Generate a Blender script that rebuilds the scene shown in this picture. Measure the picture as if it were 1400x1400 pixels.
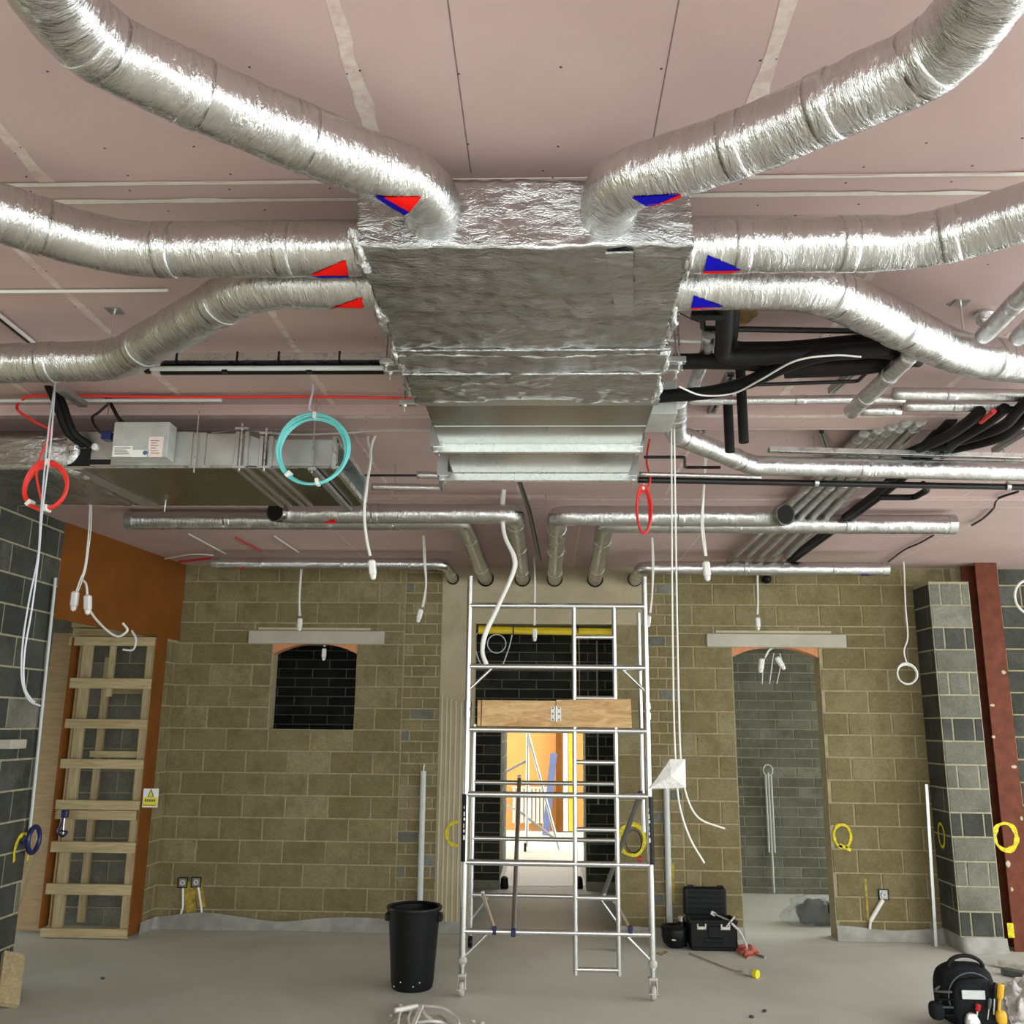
import bpy, math, random
from mathutils import Vector, Matrix, noise
from mathutils.bvhtree import BVHTree
random.seed(7)
S = bpy.context.scene
for o in list(bpy.data.objects): bpy.data.objects.remove(o)
COL = S.collection
R = math.radians

# ---------------------------------------------------------------- camera
F, PIT, YAW, ROL, CH = 1261.6, .22653, .03734, .01054, 2.05
H, D = 3.74, 9.98                       # ceiling height, depth of the back wall
_fw = Vector((-math.sin(YAW)*math.cos(PIT), math.cos(YAW)*math.cos(PIT), math.sin(PIT)))
_r0 = Vector((math.cos(YAW), math.sin(YAW), 0)); _u0 = _r0.cross(_fw)
_r = math.cos(ROL)*_r0 + math.sin(ROL)*_u0; _u = -math.sin(ROL)*_r0 + math.cos(ROL)*_u0
CAM = Vector((0, 0, CH))
cd = bpy.data.cameras.new('camera'); cam = bpy.data.objects.new('camera', cd); COL.objects.link(cam)
cd.sensor_width = 36; cd.lens = 36*F/1400; cd.clip_start = .05; cd.clip_end = 200
m = Matrix.Identity(4)
for i in range(3): m[i][0] = _r[i]; m[i][1] = _u[i]; m[i][2] = -_fw[i]; m[i][3] = CAM[i]
cam.matrix_world = m
S.camera = cam
def ray(x, y): return (_fw + _r*((x-700)/F) + _u*((700-y)/F))
def PX(x, y, ax, v):
    d = ray(x, y); return CAM + d*((v-CAM[ax])/d[ax])
def PY(x, y, d): return PX(x, y, 1, d)
def PZ(x, y, z): return PX(x, y, 2, z)

# ---------------------------------------------------------------- light
W = bpy.data.worlds.new('sky'); S.world = W; W.use_nodes = True
bg = W.node_tree.nodes['Background']; bg.inputs[0].default_value = (.94, .985, .97, 1); bg.inputs[1].default_value = 3.3
S.view_settings.view_transform = 'Standard'; S.view_settings.look = 'None'
S.view_settings.gamma = 1; S.view_settings.exposure = .55; S.view_settings.use_curve_mapping = False
def area(name, loc, rot, sx, sy, power, col=(1, 1, 1), portal=False):
    l = bpy.data.lights.new(name, 'AREA'); l.shape = 'RECTANGLE'; l.size = sx; l.size_y = sy; l.energy = power; l.color = col
    o = bpy.data.objects.new(name, l); COL.objects.link(o); o.location = loc; o.rotation_euler = rot
    if portal: l.cycles.is_portal = True
    return o
area('daylight_opening', (1.4, -3.02, 2.2), (R(90), 0, 0), 11.0, 2.7, 1, portal=True)
area('daylight_side', (7.02, 3.35, 1.8), (0, R(90), 0), 3.4, 11.7, 1, portal=True)

# ---------------------------------------------------------------- materials
MT = {}
def nodes(name):
    m = bpy.data.materials.new(name); m.use_nodes = True; MT[name] = m
    nt = m.node_tree; return m, nt, nt.nodes['Principled BSDF']
def N(nt, t, **kw):
    n = nt.nodes.new(t)
    for k, v in kw.items():
        if k in n.inputs: n.inputs[k].default_value = v
        else: setattr(n, k, v)
    return n
def ramp(nt, fac, stops):
    r = N(nt, 'ShaderNodeValToRGB'); e = r.color_ramp.elements
    while len(e) < len(stops): e.new(.5)
    for i, (p, c) in enumerate(stops): e[i].position = p; e[i].color = (*c, 1) if len(c) == 3 else c
    nt.links.new(fac, r.inputs[0]); return r.outputs[0]
def mixc(nt, fac, a, b, mode='MIX'):
    x = N(nt, 'ShaderNodeMix', data_type='RGBA', blend_type=mode)
    for i, v in ((0, fac), (6, a), (7, b)):
        if hasattr(v, 'is_output'): nt.links.new(v, x.inputs[i])
        else: x.inputs[i].default_value = v if i == 0 else (*v, 1)
    return x.outputs[2]
def coord(nt, kind='Object', scale=(1, 1, 1)):
    t = N(nt, 'ShaderNodeTexCoord'); mp = N(nt, 'ShaderNodeMapping'); mp.inputs['Scale'].default_value = scale
    nt.links.new(t.outputs[kind], mp.inputs[0]); return mp.outputs[0]
def noi(nt, co, scale, detail=4, rough=.55, dist=0):
    n = N(nt, 'ShaderNodeTexNoise', Scale=scale, Detail=detail, Roughness=rough, Distortion=dist)
    nt.links.new(co, n.inputs['Vector']); return n.outputs[0]
def bump(nt, b, h, strength=.3, dist=.01):
    n = N(nt, 'ShaderNodeBump', Strength=strength, Distance=dist); nt.links.new(h, n.inputs['Height'])
    nt.links.new(n.outputs[0], b.inputs['Normal']); return n
def plain(name, c, rough=.5, metal=0, var=.12, sc=14, bmp=0.0, spec=None):
    m, nt, b = nodes(name)
    co = coord(nt); n = noi(nt, co, sc, 4)
    lo = tuple(x*(1-var) for x in c); hi = tuple(min(1, x*(1+var)) for x in c)
    nt.links.new(ramp(nt, n, [(.3, lo), (.7, hi)]), b.inputs['Base Color'])
    b.inputs['Roughness'].default_value = rough; b.inputs['Metallic'].default_value = metal
    if spec is not None: b.inputs['Specular IOR Level'].default_value = spec
    if bmp: bump(nt, b, noi(nt, co, sc*4, 5), bmp, .004)
    return m
def blocky(name, c1, c2, stain, rough=.92, fine=90, spec=.2):
    m, nt, b = nodes(name)
    oi = N(nt, 'ShaderNodeObjectInfo'); g = N(nt, 'ShaderNodeNewGeometry')
    base = ramp(nt, oi.outputs['Random'], [(0, c1), (.75, tuple((a+d)/2 for a, d in zip(c1, c2))), (1, c2)])
    n2 = noi(nt, g.outputs['Position'], 3.2, 5, .6)
    c = mixc(nt, ramp(nt, n2, [(.42, (0, 0, 0)), (.7, (1, 1, 1))]), base, stain)
    n3 = noi(nt, g.outputs['Position'], fine, 4, .7)
    c = mixc(nt, .6, c, ramp(nt, n3, [(.3, (.3,)*3), (.68, (1,)*3)]), 'MULTIPLY')
    n4 = noi(nt, g.outputs['Position'], 14, 4, .7, .5); c = mixc(nt, .4, c, ramp(nt, n4, [(.3, (.5,)*3), (.7, (1,)*3)]), 'MULTIPLY')
    nt.links.new(c, b.inputs['Base Color']); b.inputs['Roughness'].default_value = rough
    b.inputs['Specular IOR Level'].default_value = spec
    bump(nt, b, n3, .55, .006); return m
blocky('block_tan', (.28, .232, .115), (.41, .35, .20), (.245, .20, .095))
blocky('block_dark', (.085, .09, .08), (.16, .165, .145), (.065, .07, .055))
blocky('block_grey', (.235, .24, .195), (.35, .355, .29), (.18, .185, .145))
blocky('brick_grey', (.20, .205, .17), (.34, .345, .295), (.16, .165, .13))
blocky('brick_dark', (.07, .073, .06), (.13, .132, .11), (.05, .052, .04))
blocky('brick_mixed', (.15, .135, .10), (.34, .28, .18), (.24, .20, .12))
def mortar(name, c):
    m, nt, b = nodes(name); g = N(nt, 'ShaderNodeNewGeometry')
    n = noi(nt, g.outputs['Position'], 22, 6, .65)
    nt.links.new(ramp(nt, n, [(.3, tuple(x*.62 for x in c)), (.7, c)]), b.inputs['Base Color'])
    b.inputs['Roughness'].default_value = .95; bump(nt, b, n, .5, .01); return m
mortar('mortar_tan', (.43, .37, .22)); mortar('mortar_pale', (.46, .43, .29)); mortar('mortar_dark', (.42, .41, .33))
def concrete(name, a, b_, c, sc=1.3, rough=.8, bm=.25):
    m, nt, b = nodes(name); g = N(nt, 'ShaderNodeNewGeometry')
    n = noi(nt, g.outputs['Position'], sc, 7, .62, .6); n2 = noi(nt, g.outputs['Position'], 55, 5, .7)
    col = ramp(nt, n, [(.25, a), (.5, b_), (.75, c)])
    col = mixc(nt, .3, col, ramp(nt, n2, [(.25, (.55,)*3), (.75, (1,)*3)]), 'MULTIPLY')
    nt.links.new(col, b.inputs['Base Color']); b.inputs['Roughness'].default_value = rough
    bump(nt, b, n2, bm, .004); return m
concrete('floor_screed', (.56, .565, .50), (.65, .66, .595), (.73, .745, .69), .9, .6, .12)
concrete('concrete', (.36, .31, .20), (.45, .385, .255), (.52, .455, .315), 2.2)
concrete('lintel', (.44, .41, .34), (.52, .49, .41), (.60, .56, .48), 3)
concrete('plaster', (.47, .42, .29), (.54, .48, .34), (.60, .54, .40), 6)
# plasterboard
m, nt, b = nodes('plasterboard'); g = N(nt, 'ShaderNodeNewGeometry'); oi = N(nt, 'ShaderNodeObjectInfo')
n = noi(nt, g.outputs['Position'], 1.6, 5, .6); n2 = noi(nt, g.outputs['Position'], 140, 3)
c = ramp(nt, n, [(.3, (.56, .41, .395)), (.7, (.63, .47, .45))])
c = mixc(nt, .18, c, ramp(nt, n2, [(.3, (.75,)*3), (.7, (1,)*3)]), 'MULTIPLY')
c = mixc(nt, .25, c, ramp(nt, oi.outputs['Random'], [(0, (.90, .88, .88)), (1, (1, 1, 1))]), 'MULTIPLY')
nt.links.new(c, b.inputs['Base Color']); b.inputs['Roughness'].default_value = .75; b.inputs['Specular IOR Level'].default_value = .3
m, nt, b = nodes('joint_filler'); g = N(nt, 'ShaderNodeNewGeometry')
n = noi(nt, g.outputs['Position'], 18, 5, .7)
nt.links.new(ramp(nt, n, [(.36, (.61, .44, .425)), (.6, (.74, .645, .60))]), b.inputs['Base Color']); b.inputs['Roughness'].default_value = .85
plain('joint_white', (.80, .76, .68), .85, var=.1, sc=20)
# foils
def foil(name, kind, scale, base=.80, rough=.2, strength=.5, sc2=1.0):
    m, nt, b = nodes(name); co = coord(nt, kind, scale)
    a = noi(nt, co, 2.6, 5, .6, .8); a2 = noi(nt, co, 4.3*sc2, 4, .6, 1.2); big = noi(nt, co, .5, 2)
    rd = N(nt, 'ShaderNodeMath', operation='SUBTRACT'); nt.links.new(a2, rd.inputs[0]); rd.inputs[1].default_value = .5
    ab = N(nt, 'ShaderNodeMath', operation='ABSOLUTE'); nt.links.new(rd.outputs[0], ab.inputs[0])
    mm = N(nt, 'ShaderNodeMath', operation='MULTIPLY_ADD'); nt.links.new(ab.outputs[0], mm.inputs[0]); mm.inputs[1].default_value = -.9; nt.links.new(a, mm.inputs[2])
    am = N(nt, 'ShaderNodeMath', operation='MULTIPLY'); nt.links.new(mm.outputs[0], am.inputs[0])
    nt.links.new(ramp(nt, big, [(.35, (.3,)*3), (.65, (1,)*3)]), am.inputs[1])
    bump(nt, b, am.outputs[0], strength, .012)
    nt.links.new(ramp(nt, a, [(.3, (base*.9,)*3), (.7, (base*.985, base, base*.99))]), b.inputs['Base Color'])
    b.inputs['Metallic'].default_value = 1; b.inputs['Roughness'].default_value = rough; return m
foil('foil_duct', 'UV', (19, 5, 1), base=.66, rough=.13, strength=.72)
foil('foil_small', 'UV', (26, 8, 1), base=.68, rough=.15, strength=.65)
foil('foil_wrap', 'Object', (4, 9, 9), base=.50, rough=.15, strength=.95)
foil('foil_crumple', 'Object', (12, 12, 12), rough=.16, strength=1.0)
def galv(name, base, rough, sc=30):
    m, nt, b = nodes(name); co = coord(nt); n = noi(nt, co, sc, 3, .5, .4)
    nt.links.new(ramp(nt, n, [(.3, tuple(x*.88 for x in base)), (.7, base)]), b.inputs['Base Color'])
    b.inputs['Metallic'].default_value = 1
    nt.links.new(ramp(nt, n, [(.3, (rough*.8,)*3), (.7, (rough*1.2,)*3)]), b.inputs['Roughness']); return m
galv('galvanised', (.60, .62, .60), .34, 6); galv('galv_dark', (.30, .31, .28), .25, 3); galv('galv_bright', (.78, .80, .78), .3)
galv('aluminium', (.74, .75, .74), .34, 60); galv('steel_dull', (.42, .42, .42), .5)
plain('control_box', (.47, .49, .47), .45, .25)
plain('black_rubber', (.007, .007, .007), .6, var=.4, spec=.22); plain('black_plastic', (.005, .006, .007), .4, var=.3, sc=30, spec=.25)
plain('black_pipe', (.006, .006, .007), .3); plain('void_black', (.004, .004, .004), .9)
plain('cable_white', (.78, .78, .74), .45, var=.05); plain('white_plastic', (.85, .85, .82), .4, var=.04)
plain('cable_grey', (.58, .62, .68), .4, var=.06); plain('conduit_grey', (.60, .64, .63), .45, var=.06)
plain('cable_red', (.80, .035, .025), .4, var=.1); plain('cable_teal', (.16, .62, .62), .4, var=.08)
plain('pipe_red', (.62, .03, .03), .4); plain('orange_board', (.20, .068, .010), .8, var=.14, sc=4, bmp=.1, spec=.2)
plain('orange_wall', (.80, .36, .10), .8, var=.06, sc=3); plain('orange_former', (.62, .27, .12), .8)
plain('steel_red', (.15, .042, .022), .65, var=.25, sc=9, bmp=.1, spec=.2); plain('steel_red_dark', (.06, .012, .01), .7)
plain('paint_yellow', (.72, .60, .02), .8, var=.3, sc=40); plain('paint_faint', (.40, .30, .05), .85, var=.35, sc=25); plain('yellow_batten', (.70, .52, .02), .5)
plain('sticker_red', (.85, .010, .006), .7, var=.02, spec=.1); plain('sticker_blue', (.006, .004, .42), .7, var=.02, spec=.1)
plain('label_white', (.80, .80, .78), .5, var=.03); plain('label_pink', (.80, .66, .60), .5, var=.05); plain('label_ink', (.10, .10, .10), .6)
plain('label_yellow', (.78, .68, .02), .5, var=.05); plain('ink_blue', (.05, .15, .25), .5)
plain('blue_plastic', (.012, .018, .10), .35); plain('blue_plank', (.14, .17, .34), .5)
plain('red_cloth', (.55, .16, .11), .85, var=.25, sc=25, bmp=.3); plain('cord_brown', (.42, .30, .16), .6)
plain('rubble', (.55, .52, .46), .9, var=.3); plain('castor_grey', (.50, .48, .44), .6, var=.25)
plain('bag_fabric', (.012, .013, .015), .8, var=.5, sc=60, bmp=.35, spec=.15); plain('bag_grey', (.09, .10, .105), .6, var=.3)
plain('tool_yellow', (.80, .45, .02), .4); plain('tool_red', (.55, .02, .03), .35)
plain('barrier_white', (.80, .82, .84), .5, var=.05); plain('radiator', (.80, .74, .62), .5, var=.04); plain('pencil', (.20, .15, .15), .9)
plain('membrane', (.30, .30, .27), .5, var=.25, sc=6, bmp=.25); plain('screw_dark', (.05, .045, .045), .5)
plain('stain_brown', (.30, .17, .06), .9, var=.5, sc=30)
m, nt, b = nodes('polythene'); co = coord(nt); n = noi(nt, co, 9, 6, .65, .8)
b.inputs['Base Color'].default_value = (.62, .66, .68, 1); b.inputs['Roughness'].default_value = .25
b.inputs['Alpha'].default_value = .28; bump(nt, b, n, .9, .03)
m, nt, b = nodes('polybag_white'); co = coord(nt); n = noi(nt, co, 14, 6, .65, .8)
b.inputs['Base Color'].default_value = (.74, .74, .72, 1); b.inputs['Roughness'].default_value = .3
bump(nt, b, n, .9, .02)
def wood(name, a, b_, sc=(1, 14, 14), rough=.7):
    m, nt, b = nodes(name); oi = N(nt, 'ShaderNodeObjectInfo'); co = coord(nt, 'Object', sc)
    n = noi(nt, co, 3, 5, .6, 1.2)
    c = ramp(nt, n, [(.3, a), (.5, tuple((x+y)/2 for x, y in zip(a, b_))), (.68, b_)])
    c = mixc(nt, .5, c, ramp(nt, oi.outputs['Random'], [(0, (.78, .76, .72)), (1, (1, 1, 1))]), 'MULTIPLY')
    nt.links.new(c, b.inputs['Base Color']); b.inputs['Roughness'].default_value = rough; return m
wood('timber_x', (.38, .285, .14), (.58, .48, .28)); wood('timber_z', (.36, .27, .13), (.55, .45, .27), (14, 14, 1))
wood('toe_board', (.46, .25, .09), (.80, .55, .27), (1.6, 7, 7), .6); wood('ply', (.40, .28, .14), (.55, .40, .22))

# ---------------------------------------------------------------- mesh helpers
def woff(o):
    v = Vector((0, 0, 0))
    while o is not None: v += o.location; o = o.parent
    return v
def props(o, label=None, cat=None, group=None, kind=None):
    if label: o['label'] = label
    if cat: o['category'] = cat
    if group: o['group'] = group
    if kind: o['kind'] = kind
    return o
def thing(name, loc, label, cat, group=None, kind=None):
    o = bpy.data.objects.new(name, None); COL.objects.link(o); o.location = loc; o.empty_display_size = .1
    return props(o, label, cat, group, kind)
class MB:
    def __init__(s): s.v = []; s.f = []; s.uv = {}
    def add(s, vs, fs):
        k = len(s.v); s.v += [Vector(v) for v in vs]; s.f += [tuple(i+k for i in f) for f in fs]; return s
    def box(s, a, b, ch=0):
        x0, y0, z0 = a; x1, y1, z1 = b
        return s.obox(((x0+x1)/2, (y0+y1)/2, (z0+z1)/2), (abs(x1-x0), abs(y1-y0), abs(z1-z0)), None, ch)
    def obox(s, c, size, M=None, ch=0):
        M = M or Matrix.Identity(3); c = Vector(c); h = [x/2 for x in size]; vs = []; 
        if ch <= 0:
            for sx in (-1, 1):
                for sy in (-1, 1):
                    for sz in (-1, 1): vs.append(c + M @ Vector((sx*h[0], sy*h[1], sz*h[2])))
            return s.add(vs, [(0, 1, 3, 2), (4, 6, 7, 5), (0, 4, 5, 1), (2, 3, 7, 6), (0, 2, 6, 4), (1, 5, 7, 3)])
        idx = {}
        for sx in (-1, 1):
            for sy in (-1, 1):
                for sz in (-1, 1):
                    sg = (sx, sy, sz)
                    for ax in range(3):
                        p = [sg[i]*(h[i] - (0 if i == ax else ch)) for i in range(3)]
                        idx[sg+(ax,)] = len(vs); vs.append(c + M @ Vector(p))
        fs = []
        for ax in range(3):
            a1, a2 = (ax+1) % 3, (ax+2) % 3
            for sg in (-1, 1):
                q = []
                for s1, s2 in ((-1, -1), (1, -1), (1, 1), (-1, 1)):
                    k = [0]*3; k[ax] = sg; k[a1] = s1; k[a2] = s2; q.append(idx[tuple(k)+(ax,)])
                fs.append(tuple(q) if sg > 0 else tuple(q[::-1]))
            for s1 in (-1, 1):
                for s2 in (-1, 1):
                    e = []
                    for t in (-1, 1):
                        k = [0]*3; k[ax] = t; k[a1] = s1; k[a2] = s2; e.append((idx[tuple(k)+(a1,)], idx[tuple(k)+(a2,)]))
                    q = (e[0][0], e[1][0], e[1][1], e[0][1]); fs.append(q if s1*s2 > 0 else q[::-1])
        for sx in (-1, 1):
            for sy in (-1, 1):
                for sz in (-1, 1):
                    q = tuple(idx[(sx, sy, sz, a)] for a in range(3)); fs.append(q if sx*sy*sz > 0 else q[::-1])
        return s.add(vs, fs)
    def tube(s, pts, r, n=12, caps=True, closed=False, wob=0, wsc=8., uvon=True):
        pts = [Vector(p) for p in pts]; L = len(pts); k0 = len(s.v)
        t0 = (pts[1]-pts[0]).normalized(); nrm = t0.orthogonal().normalized()
        if abs(t0.z) < .9: nrm = (Vector((0, 0, 1)) - t0*t0.z).normalized()
        acc = 0; ring = []
        rr = r if callable(r) else (lambda a: r)
        for i, p in enumerate(pts):
            if closed: t = (pts[(i+1) % L]-pts[i-1]).normalized()
            elif i == 0: t = t0
            elif i == L-1: t = (pts[-1]-pts[-2]).normalized()
            else:
                a = (pts[i+1]-p).normalized(); b = (p-pts[i-1]).normalized(); t = (a+b)
                t = t.normalized() if t.length > 1e-6 else a
            nrm = (nrm - t*nrm.dot(t)); nrm = nrm.normalized() if nrm.length > 1e-6 else t.orthogonal().normalized()
            bn = t.cross(nrm)
            if i: acc += (p-pts[i-1]).length
            for j in range(n):
                an = 2*math.pi*j/n; dr = rr(i/(L-1) if L > 1 else 0)
                dv = nrm*math.cos(an)+bn*math.sin(an)
                if wob: dr += wob*(noise.noise((p+dv*dr)*wsc) + .6*noise.noise((p*2.1+dv*dr)*wsc*2.3))
                s.v.append(p+dv*dr)
            ring.append(acc)
        m_ = L if closed else L-1
        for i in range(m_):
            i2 = (i+1) % L
            for j in range(n):
                j2 = (j+1) % n
                f = (k0+i*n+j, k0+i*n+j2, k0+i2*n+j2, k0+i2*n+j); s.f.append(f)
                if uvon:
                    ra = (r if not callable(r) else .05)*2*math.pi/n
                    s.uv[f] = ((ring[i], ra*j), (ring[i], ra*(j+1)), (ring[i2], ra*(j+1)), (ring[i2], ra*j))
        if caps and not closed:
            s.f.append(tuple(k0+j for j in range(n))[::-1]); s.f.append(tuple(k0+(L-1)*n+j for j in range(n)))
        return s
    def lathe(s, prof, c, n=24, M=None, cap0=False, cap1=False):
        M = M or Matrix.Identity(3); c = Vector(c); k = len(s.v); L = len(prof)
        for r, z in prof:
            for j in range(n):
                a = 2*math.pi*j/n; s.v.append(c + M @ Vector((r*math.cos(a), r*math.sin(a), z)))
        for i in range(L-1):
            for j in range(n):
                j2 = (j+1) % n; s.f.append((k+i*n+j, k+i*n+j2, k+(i+1)*n+j2, k+(i+1)*n+j))
        if cap0: s.f.append(tuple(k+j for j in range(n))[::-1])
        if cap1: s.f.append(tuple(k+(L-1)*n+j for j in range(n)))
        return s
    def prism(s, poly, d):            # poly: list of 3-D points, d: extrusion vector
        d = Vector(d); n = len(poly); vs = [Vector(p) for p in poly]; vs += [p+d for p in vs]
        fs = [tuple(range(n))[::-1], tuple(range(n, 2*n))] + [(i, (i+1) % n, n+(i+1) % n, n+i) for i in range(n)]
        return s.add(vs, fs)
    def blob(s, c, rad, n=16, p=2.0, lump=0, lsc=6, seed=0):
        c = Vector(c); k = len(s.v); sg = lambda x, e: math.copysign(abs(x)**e, x)
        for i in range(n+1):
            th = -math.pi/2 + math.pi*i/n
            for j in range(2*n):
                ph = math.pi*j/n; e = 2/p
                v = Vector((rad[0]*sg(math.cos(th), e)*sg(math.cos(ph), e), rad[1]*sg(math.cos(th), e)*sg(math.sin(ph), e), rad[2]*sg(math.sin(th), e)))
                if lump: v *= 1 + lump*noise.noise(v*lsc+Vector((seed, 0, 0))) + lump*.5*noise.noise(v*lsc*2.7+Vector((0, seed, 0)))
                s.v.append(c+v)
        for i in range(n):
            for j in range(2*n):
                j2 = (j+1) % (2*n); s.f.append((k+i*2*n+j, k+i*2*n+j2, k+(i+1)*2*n+j2, k+(i+1)*2*n+j))
        return s
    def build(s, name, mat, parent=None, smooth=False, label=None, cat=None, group=None, kind=None):
        if parent is None:
            xs = [v.x for v in s.v]; ys = [v.y for v in s.v]; zs = [v.z for v in s.v]
            loc = Vector(((min(xs)+max(xs))/2, (min(ys)+max(ys))/2, min(zs))); off = loc
        else: loc = Vector((0, 0, 0)); off = woff(parent)
        me = bpy.data.meshes.new(name); me.from_pydata([v-off for v in s.v], [], s.f)
        if s.uv:
            ul = me.uv_layers.new(name='uv'); li = 0
            for f in s.f:
                q = s.uv.get(f)
                for i in range(len(f)):
                    if q: ul.data[li].uv = q[i]
                    li += 1
        me.materials.append(MT[mat])
        if smooth:
            me.shade_smooth()
            if smooth != 'all': me.set_sharp_from_angle(angle=R(38))
        me.update(); o = bpy.data.objects.new(name, me); COL.objects.link(o); o.location = loc
        if parent is not None: o.parent = parent
        return props(o, label, cat, group, kind)
def fillet(pts, rad, seg=8):
    pts = [Vector(p) for p in pts]; out = [pts[0]]
    for i in range(1, len(pts)-1):
        a, b, c = pts[i-1], pts[i], pts[i+1]; u = (a-b); w = (c-b)
        t = min(rad, u.length*.48, w.length*.48); p0 = b+u.normalized()*t; p1 = b+w.normalized()*t
        for k in range(seg+1):
            q = k/seg; out.append(p0*(1-q)**2 + b*2*q*(1-q) + p1*q*q)
    out.append(pts[-1]); return out
def resample(pts, step):
    out = [pts[0].copy()]
    for a, b in zip(pts, pts[1:]):
        L = (b-a).length; n = max(1, int(L/step))
        for k in range(1, n+1): out.append(a.lerp(b, k/n))
    return out
def smoothpath(pts, n=8):
    pts = [Vector(p) for p in pts]; P_ = [pts[0]*2-pts[1]] + pts + [pts[-1]*2-pts[-2]]; out = []
    for i in range(1, len(P_)-2):
        p0, p1, p2, p3 = P_[i-1:i+3]
        for k in range(n):
            t = k/n; out.append(.5*((2*p1)+(p2-p0)*t+(2*p0-5*p1+4*p2-p3)*t*t+(3*p1-p0-3*p2+p3)*t**3))
    out.append(pts[-1]); return out
def rod(a, b, r, n=10): return MB().tube([a, b], r, n)
def decal(name, mat, polys, mb, parent, off=.003, sub=6, label=None):
    bv = BVHTree.FromPolygons(mb.v, mb.f); out = MB()
    last = [None]
    for tri in polys:
        for p in [tri[0], tri[1], tri[2], tuple((tri[0][k]+tri[1][k]+tri[2][k])/3 for k in (0, 1))]:
            h = bv.ray_cast(CAM, ray(*p).normalized())
            if h[0] is not None and last[0] is None: last[0] = h[3]
    def hit(x, y):
        d = ray(x, y).normalized(); h = bv.ray_cast(CAM, d)
        if h[0] is None or h[3] > (last[0] or 99)+.12: h = bv.find_nearest(CAM+d*((last[0] or 4)+.03))
        n = h[1]; n = n if n.dot(d) < 0 else -n
        return h[0]+n*off
    for tri in polys:
        a, b, c = [Vector((*p, 0)) for p in tri]; ids = {}; k = len(out.v)
        for i in range(sub+1):
            for j in range(sub+1-i):
                p = a + (b-a)*(i/sub) + (c-a)*(j/sub); ids[i, j] = len(out.v); out.v.append(hit(p.x, p.y))
        for i in range(sub):
            for j in range(sub-i):
                out.f.append((ids[i, j], ids[i+1, j], ids[i, j+1]))
                if j < sub-i-1: out.f.append((ids[i+1, j], ids[i+1, j+1], ids[i, j+1]))
    return out.build(name, mat, parent, smooth='all', label=label)

# ---------------------------------------------------------------- blocks
_bm = {}
def block_mesh(w, h, t, mat, ch=.005):
    k = (round(w, 3), round(h, 3), t, mat)
    if k in _bm: return _bm[k]
    a, b = w/2, h/2
    vs = [(-a, t, -b), (a, t, -b), (a, t, b), (-a, t, b), (-a, ch, -b), (a, ch, -b), (a, ch, b), (-a, ch, b),
          (-a+ch, 0, -b+ch), (a-ch, 0, -b+ch), (a-ch, 0, b-ch), (-a+ch, 0, b-ch)]
    fs = [(8, 9, 10, 11)] + [(4+i, 4+(i+1) % 4, 8+(i+1) % 4, 8+i) for i in range(4)] + [(i, (i+1) % 4, 4+(i+1) % 4, 4+i) for i in range(4)]
    me = bpy.data.meshes.new('block'); me.from_pydata(vs, [], fs); me.materials.append(MT[mat]); me.update(); _bm[k] = me; return me
def clip(rects, holes):
    for hx0, hx1, hz0, hz1 in holes:
        out = []
        for x0, x1, z0, z1 in rects:
            if x1 <= hx0+1e-4 or x0 >= hx1-1e-4 or z1 <= hz0+1e-4 or z0 >= hz1-1e-4: out.append((x0, x1, z0, z1)); continue
            if z0 < hz0: out.append((x0, x1, z0, hz0))
            if z1 > hz1: out.append((x0, x1, hz1, z1))
            a, b = max(z0, hz0), min(z1, hz1)
            if x0 < hx0: out.append((x0, hx0, a, b))
            if x1 > hx1: out.append((hx1, x1, a, b))
        rects = out
    return rects
def courses(u0, u1, z0, z1, ph, bh, bl, holes=(), bond=.5, jit=0):
    """block rectangles (joint included): a bed joint lies at height ph, courses bh high, blocks bl long"""
    k = math.floor((z0-ph)/bh); out = []
    while ph+k*bh < z1-1e-4:
        a, b = max(z0, ph+k*bh), min(z1, ph+(k+1)*bh)
        if b-a > .03:
            u = u0 - bl*((k % 2)*bond + .15) - (random.random()*jit if jit else 0)
            while u < u1:
                x0, x1 = max(u, u0), min(u+bl, u1)
                if x1-x0 > .03: out.append((x0, x1, a, b))
                u += bl
        k += 1
    return [q for q in clip(out, holes) if q[1]-q[0] > .03 and q[3]-q[2] > .025]
def lay(parent, rects, mat, plane, facing, name='block', t=.06, joint=.016, off=.006, alt=None):
    """facing: '-y' face at y=plane looking to the camera, '+x' / '-x' side faces; u is x or y"""
    po = woff(parent)
    for x0, x1, z0, z1 in rects:
        w, h = x1-x0-joint, z1-z0-joint
        mt = alt if alt and random.random() < .12 else mat
        o = bpy.data.objects.new(name, block_mesh(w, h, t, mt)); COL.objects.link(o); o.parent = parent
        j = random.uniform(-.0015, .0025); c = (x0+x1)/2; z = (z0+z1)/2
        if facing == '-y': o.location = Vector((c, plane-off-j, z))-po
        elif facing == '+x': o.location = Vector((plane+off+j, c, z))-po; o.rotation_euler = (0, 0, R(90))
        else: o.location = Vector((plane-off-j, c, z))-po; o.rotation_euler = (0, 0, R(-90))
def wall(name, boxes, mat, label):
    b = MB()
    for a, c in boxes: b.box(a, c)
    return b.build(name, mat, label=label, kind='structure', cat='wall')

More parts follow.
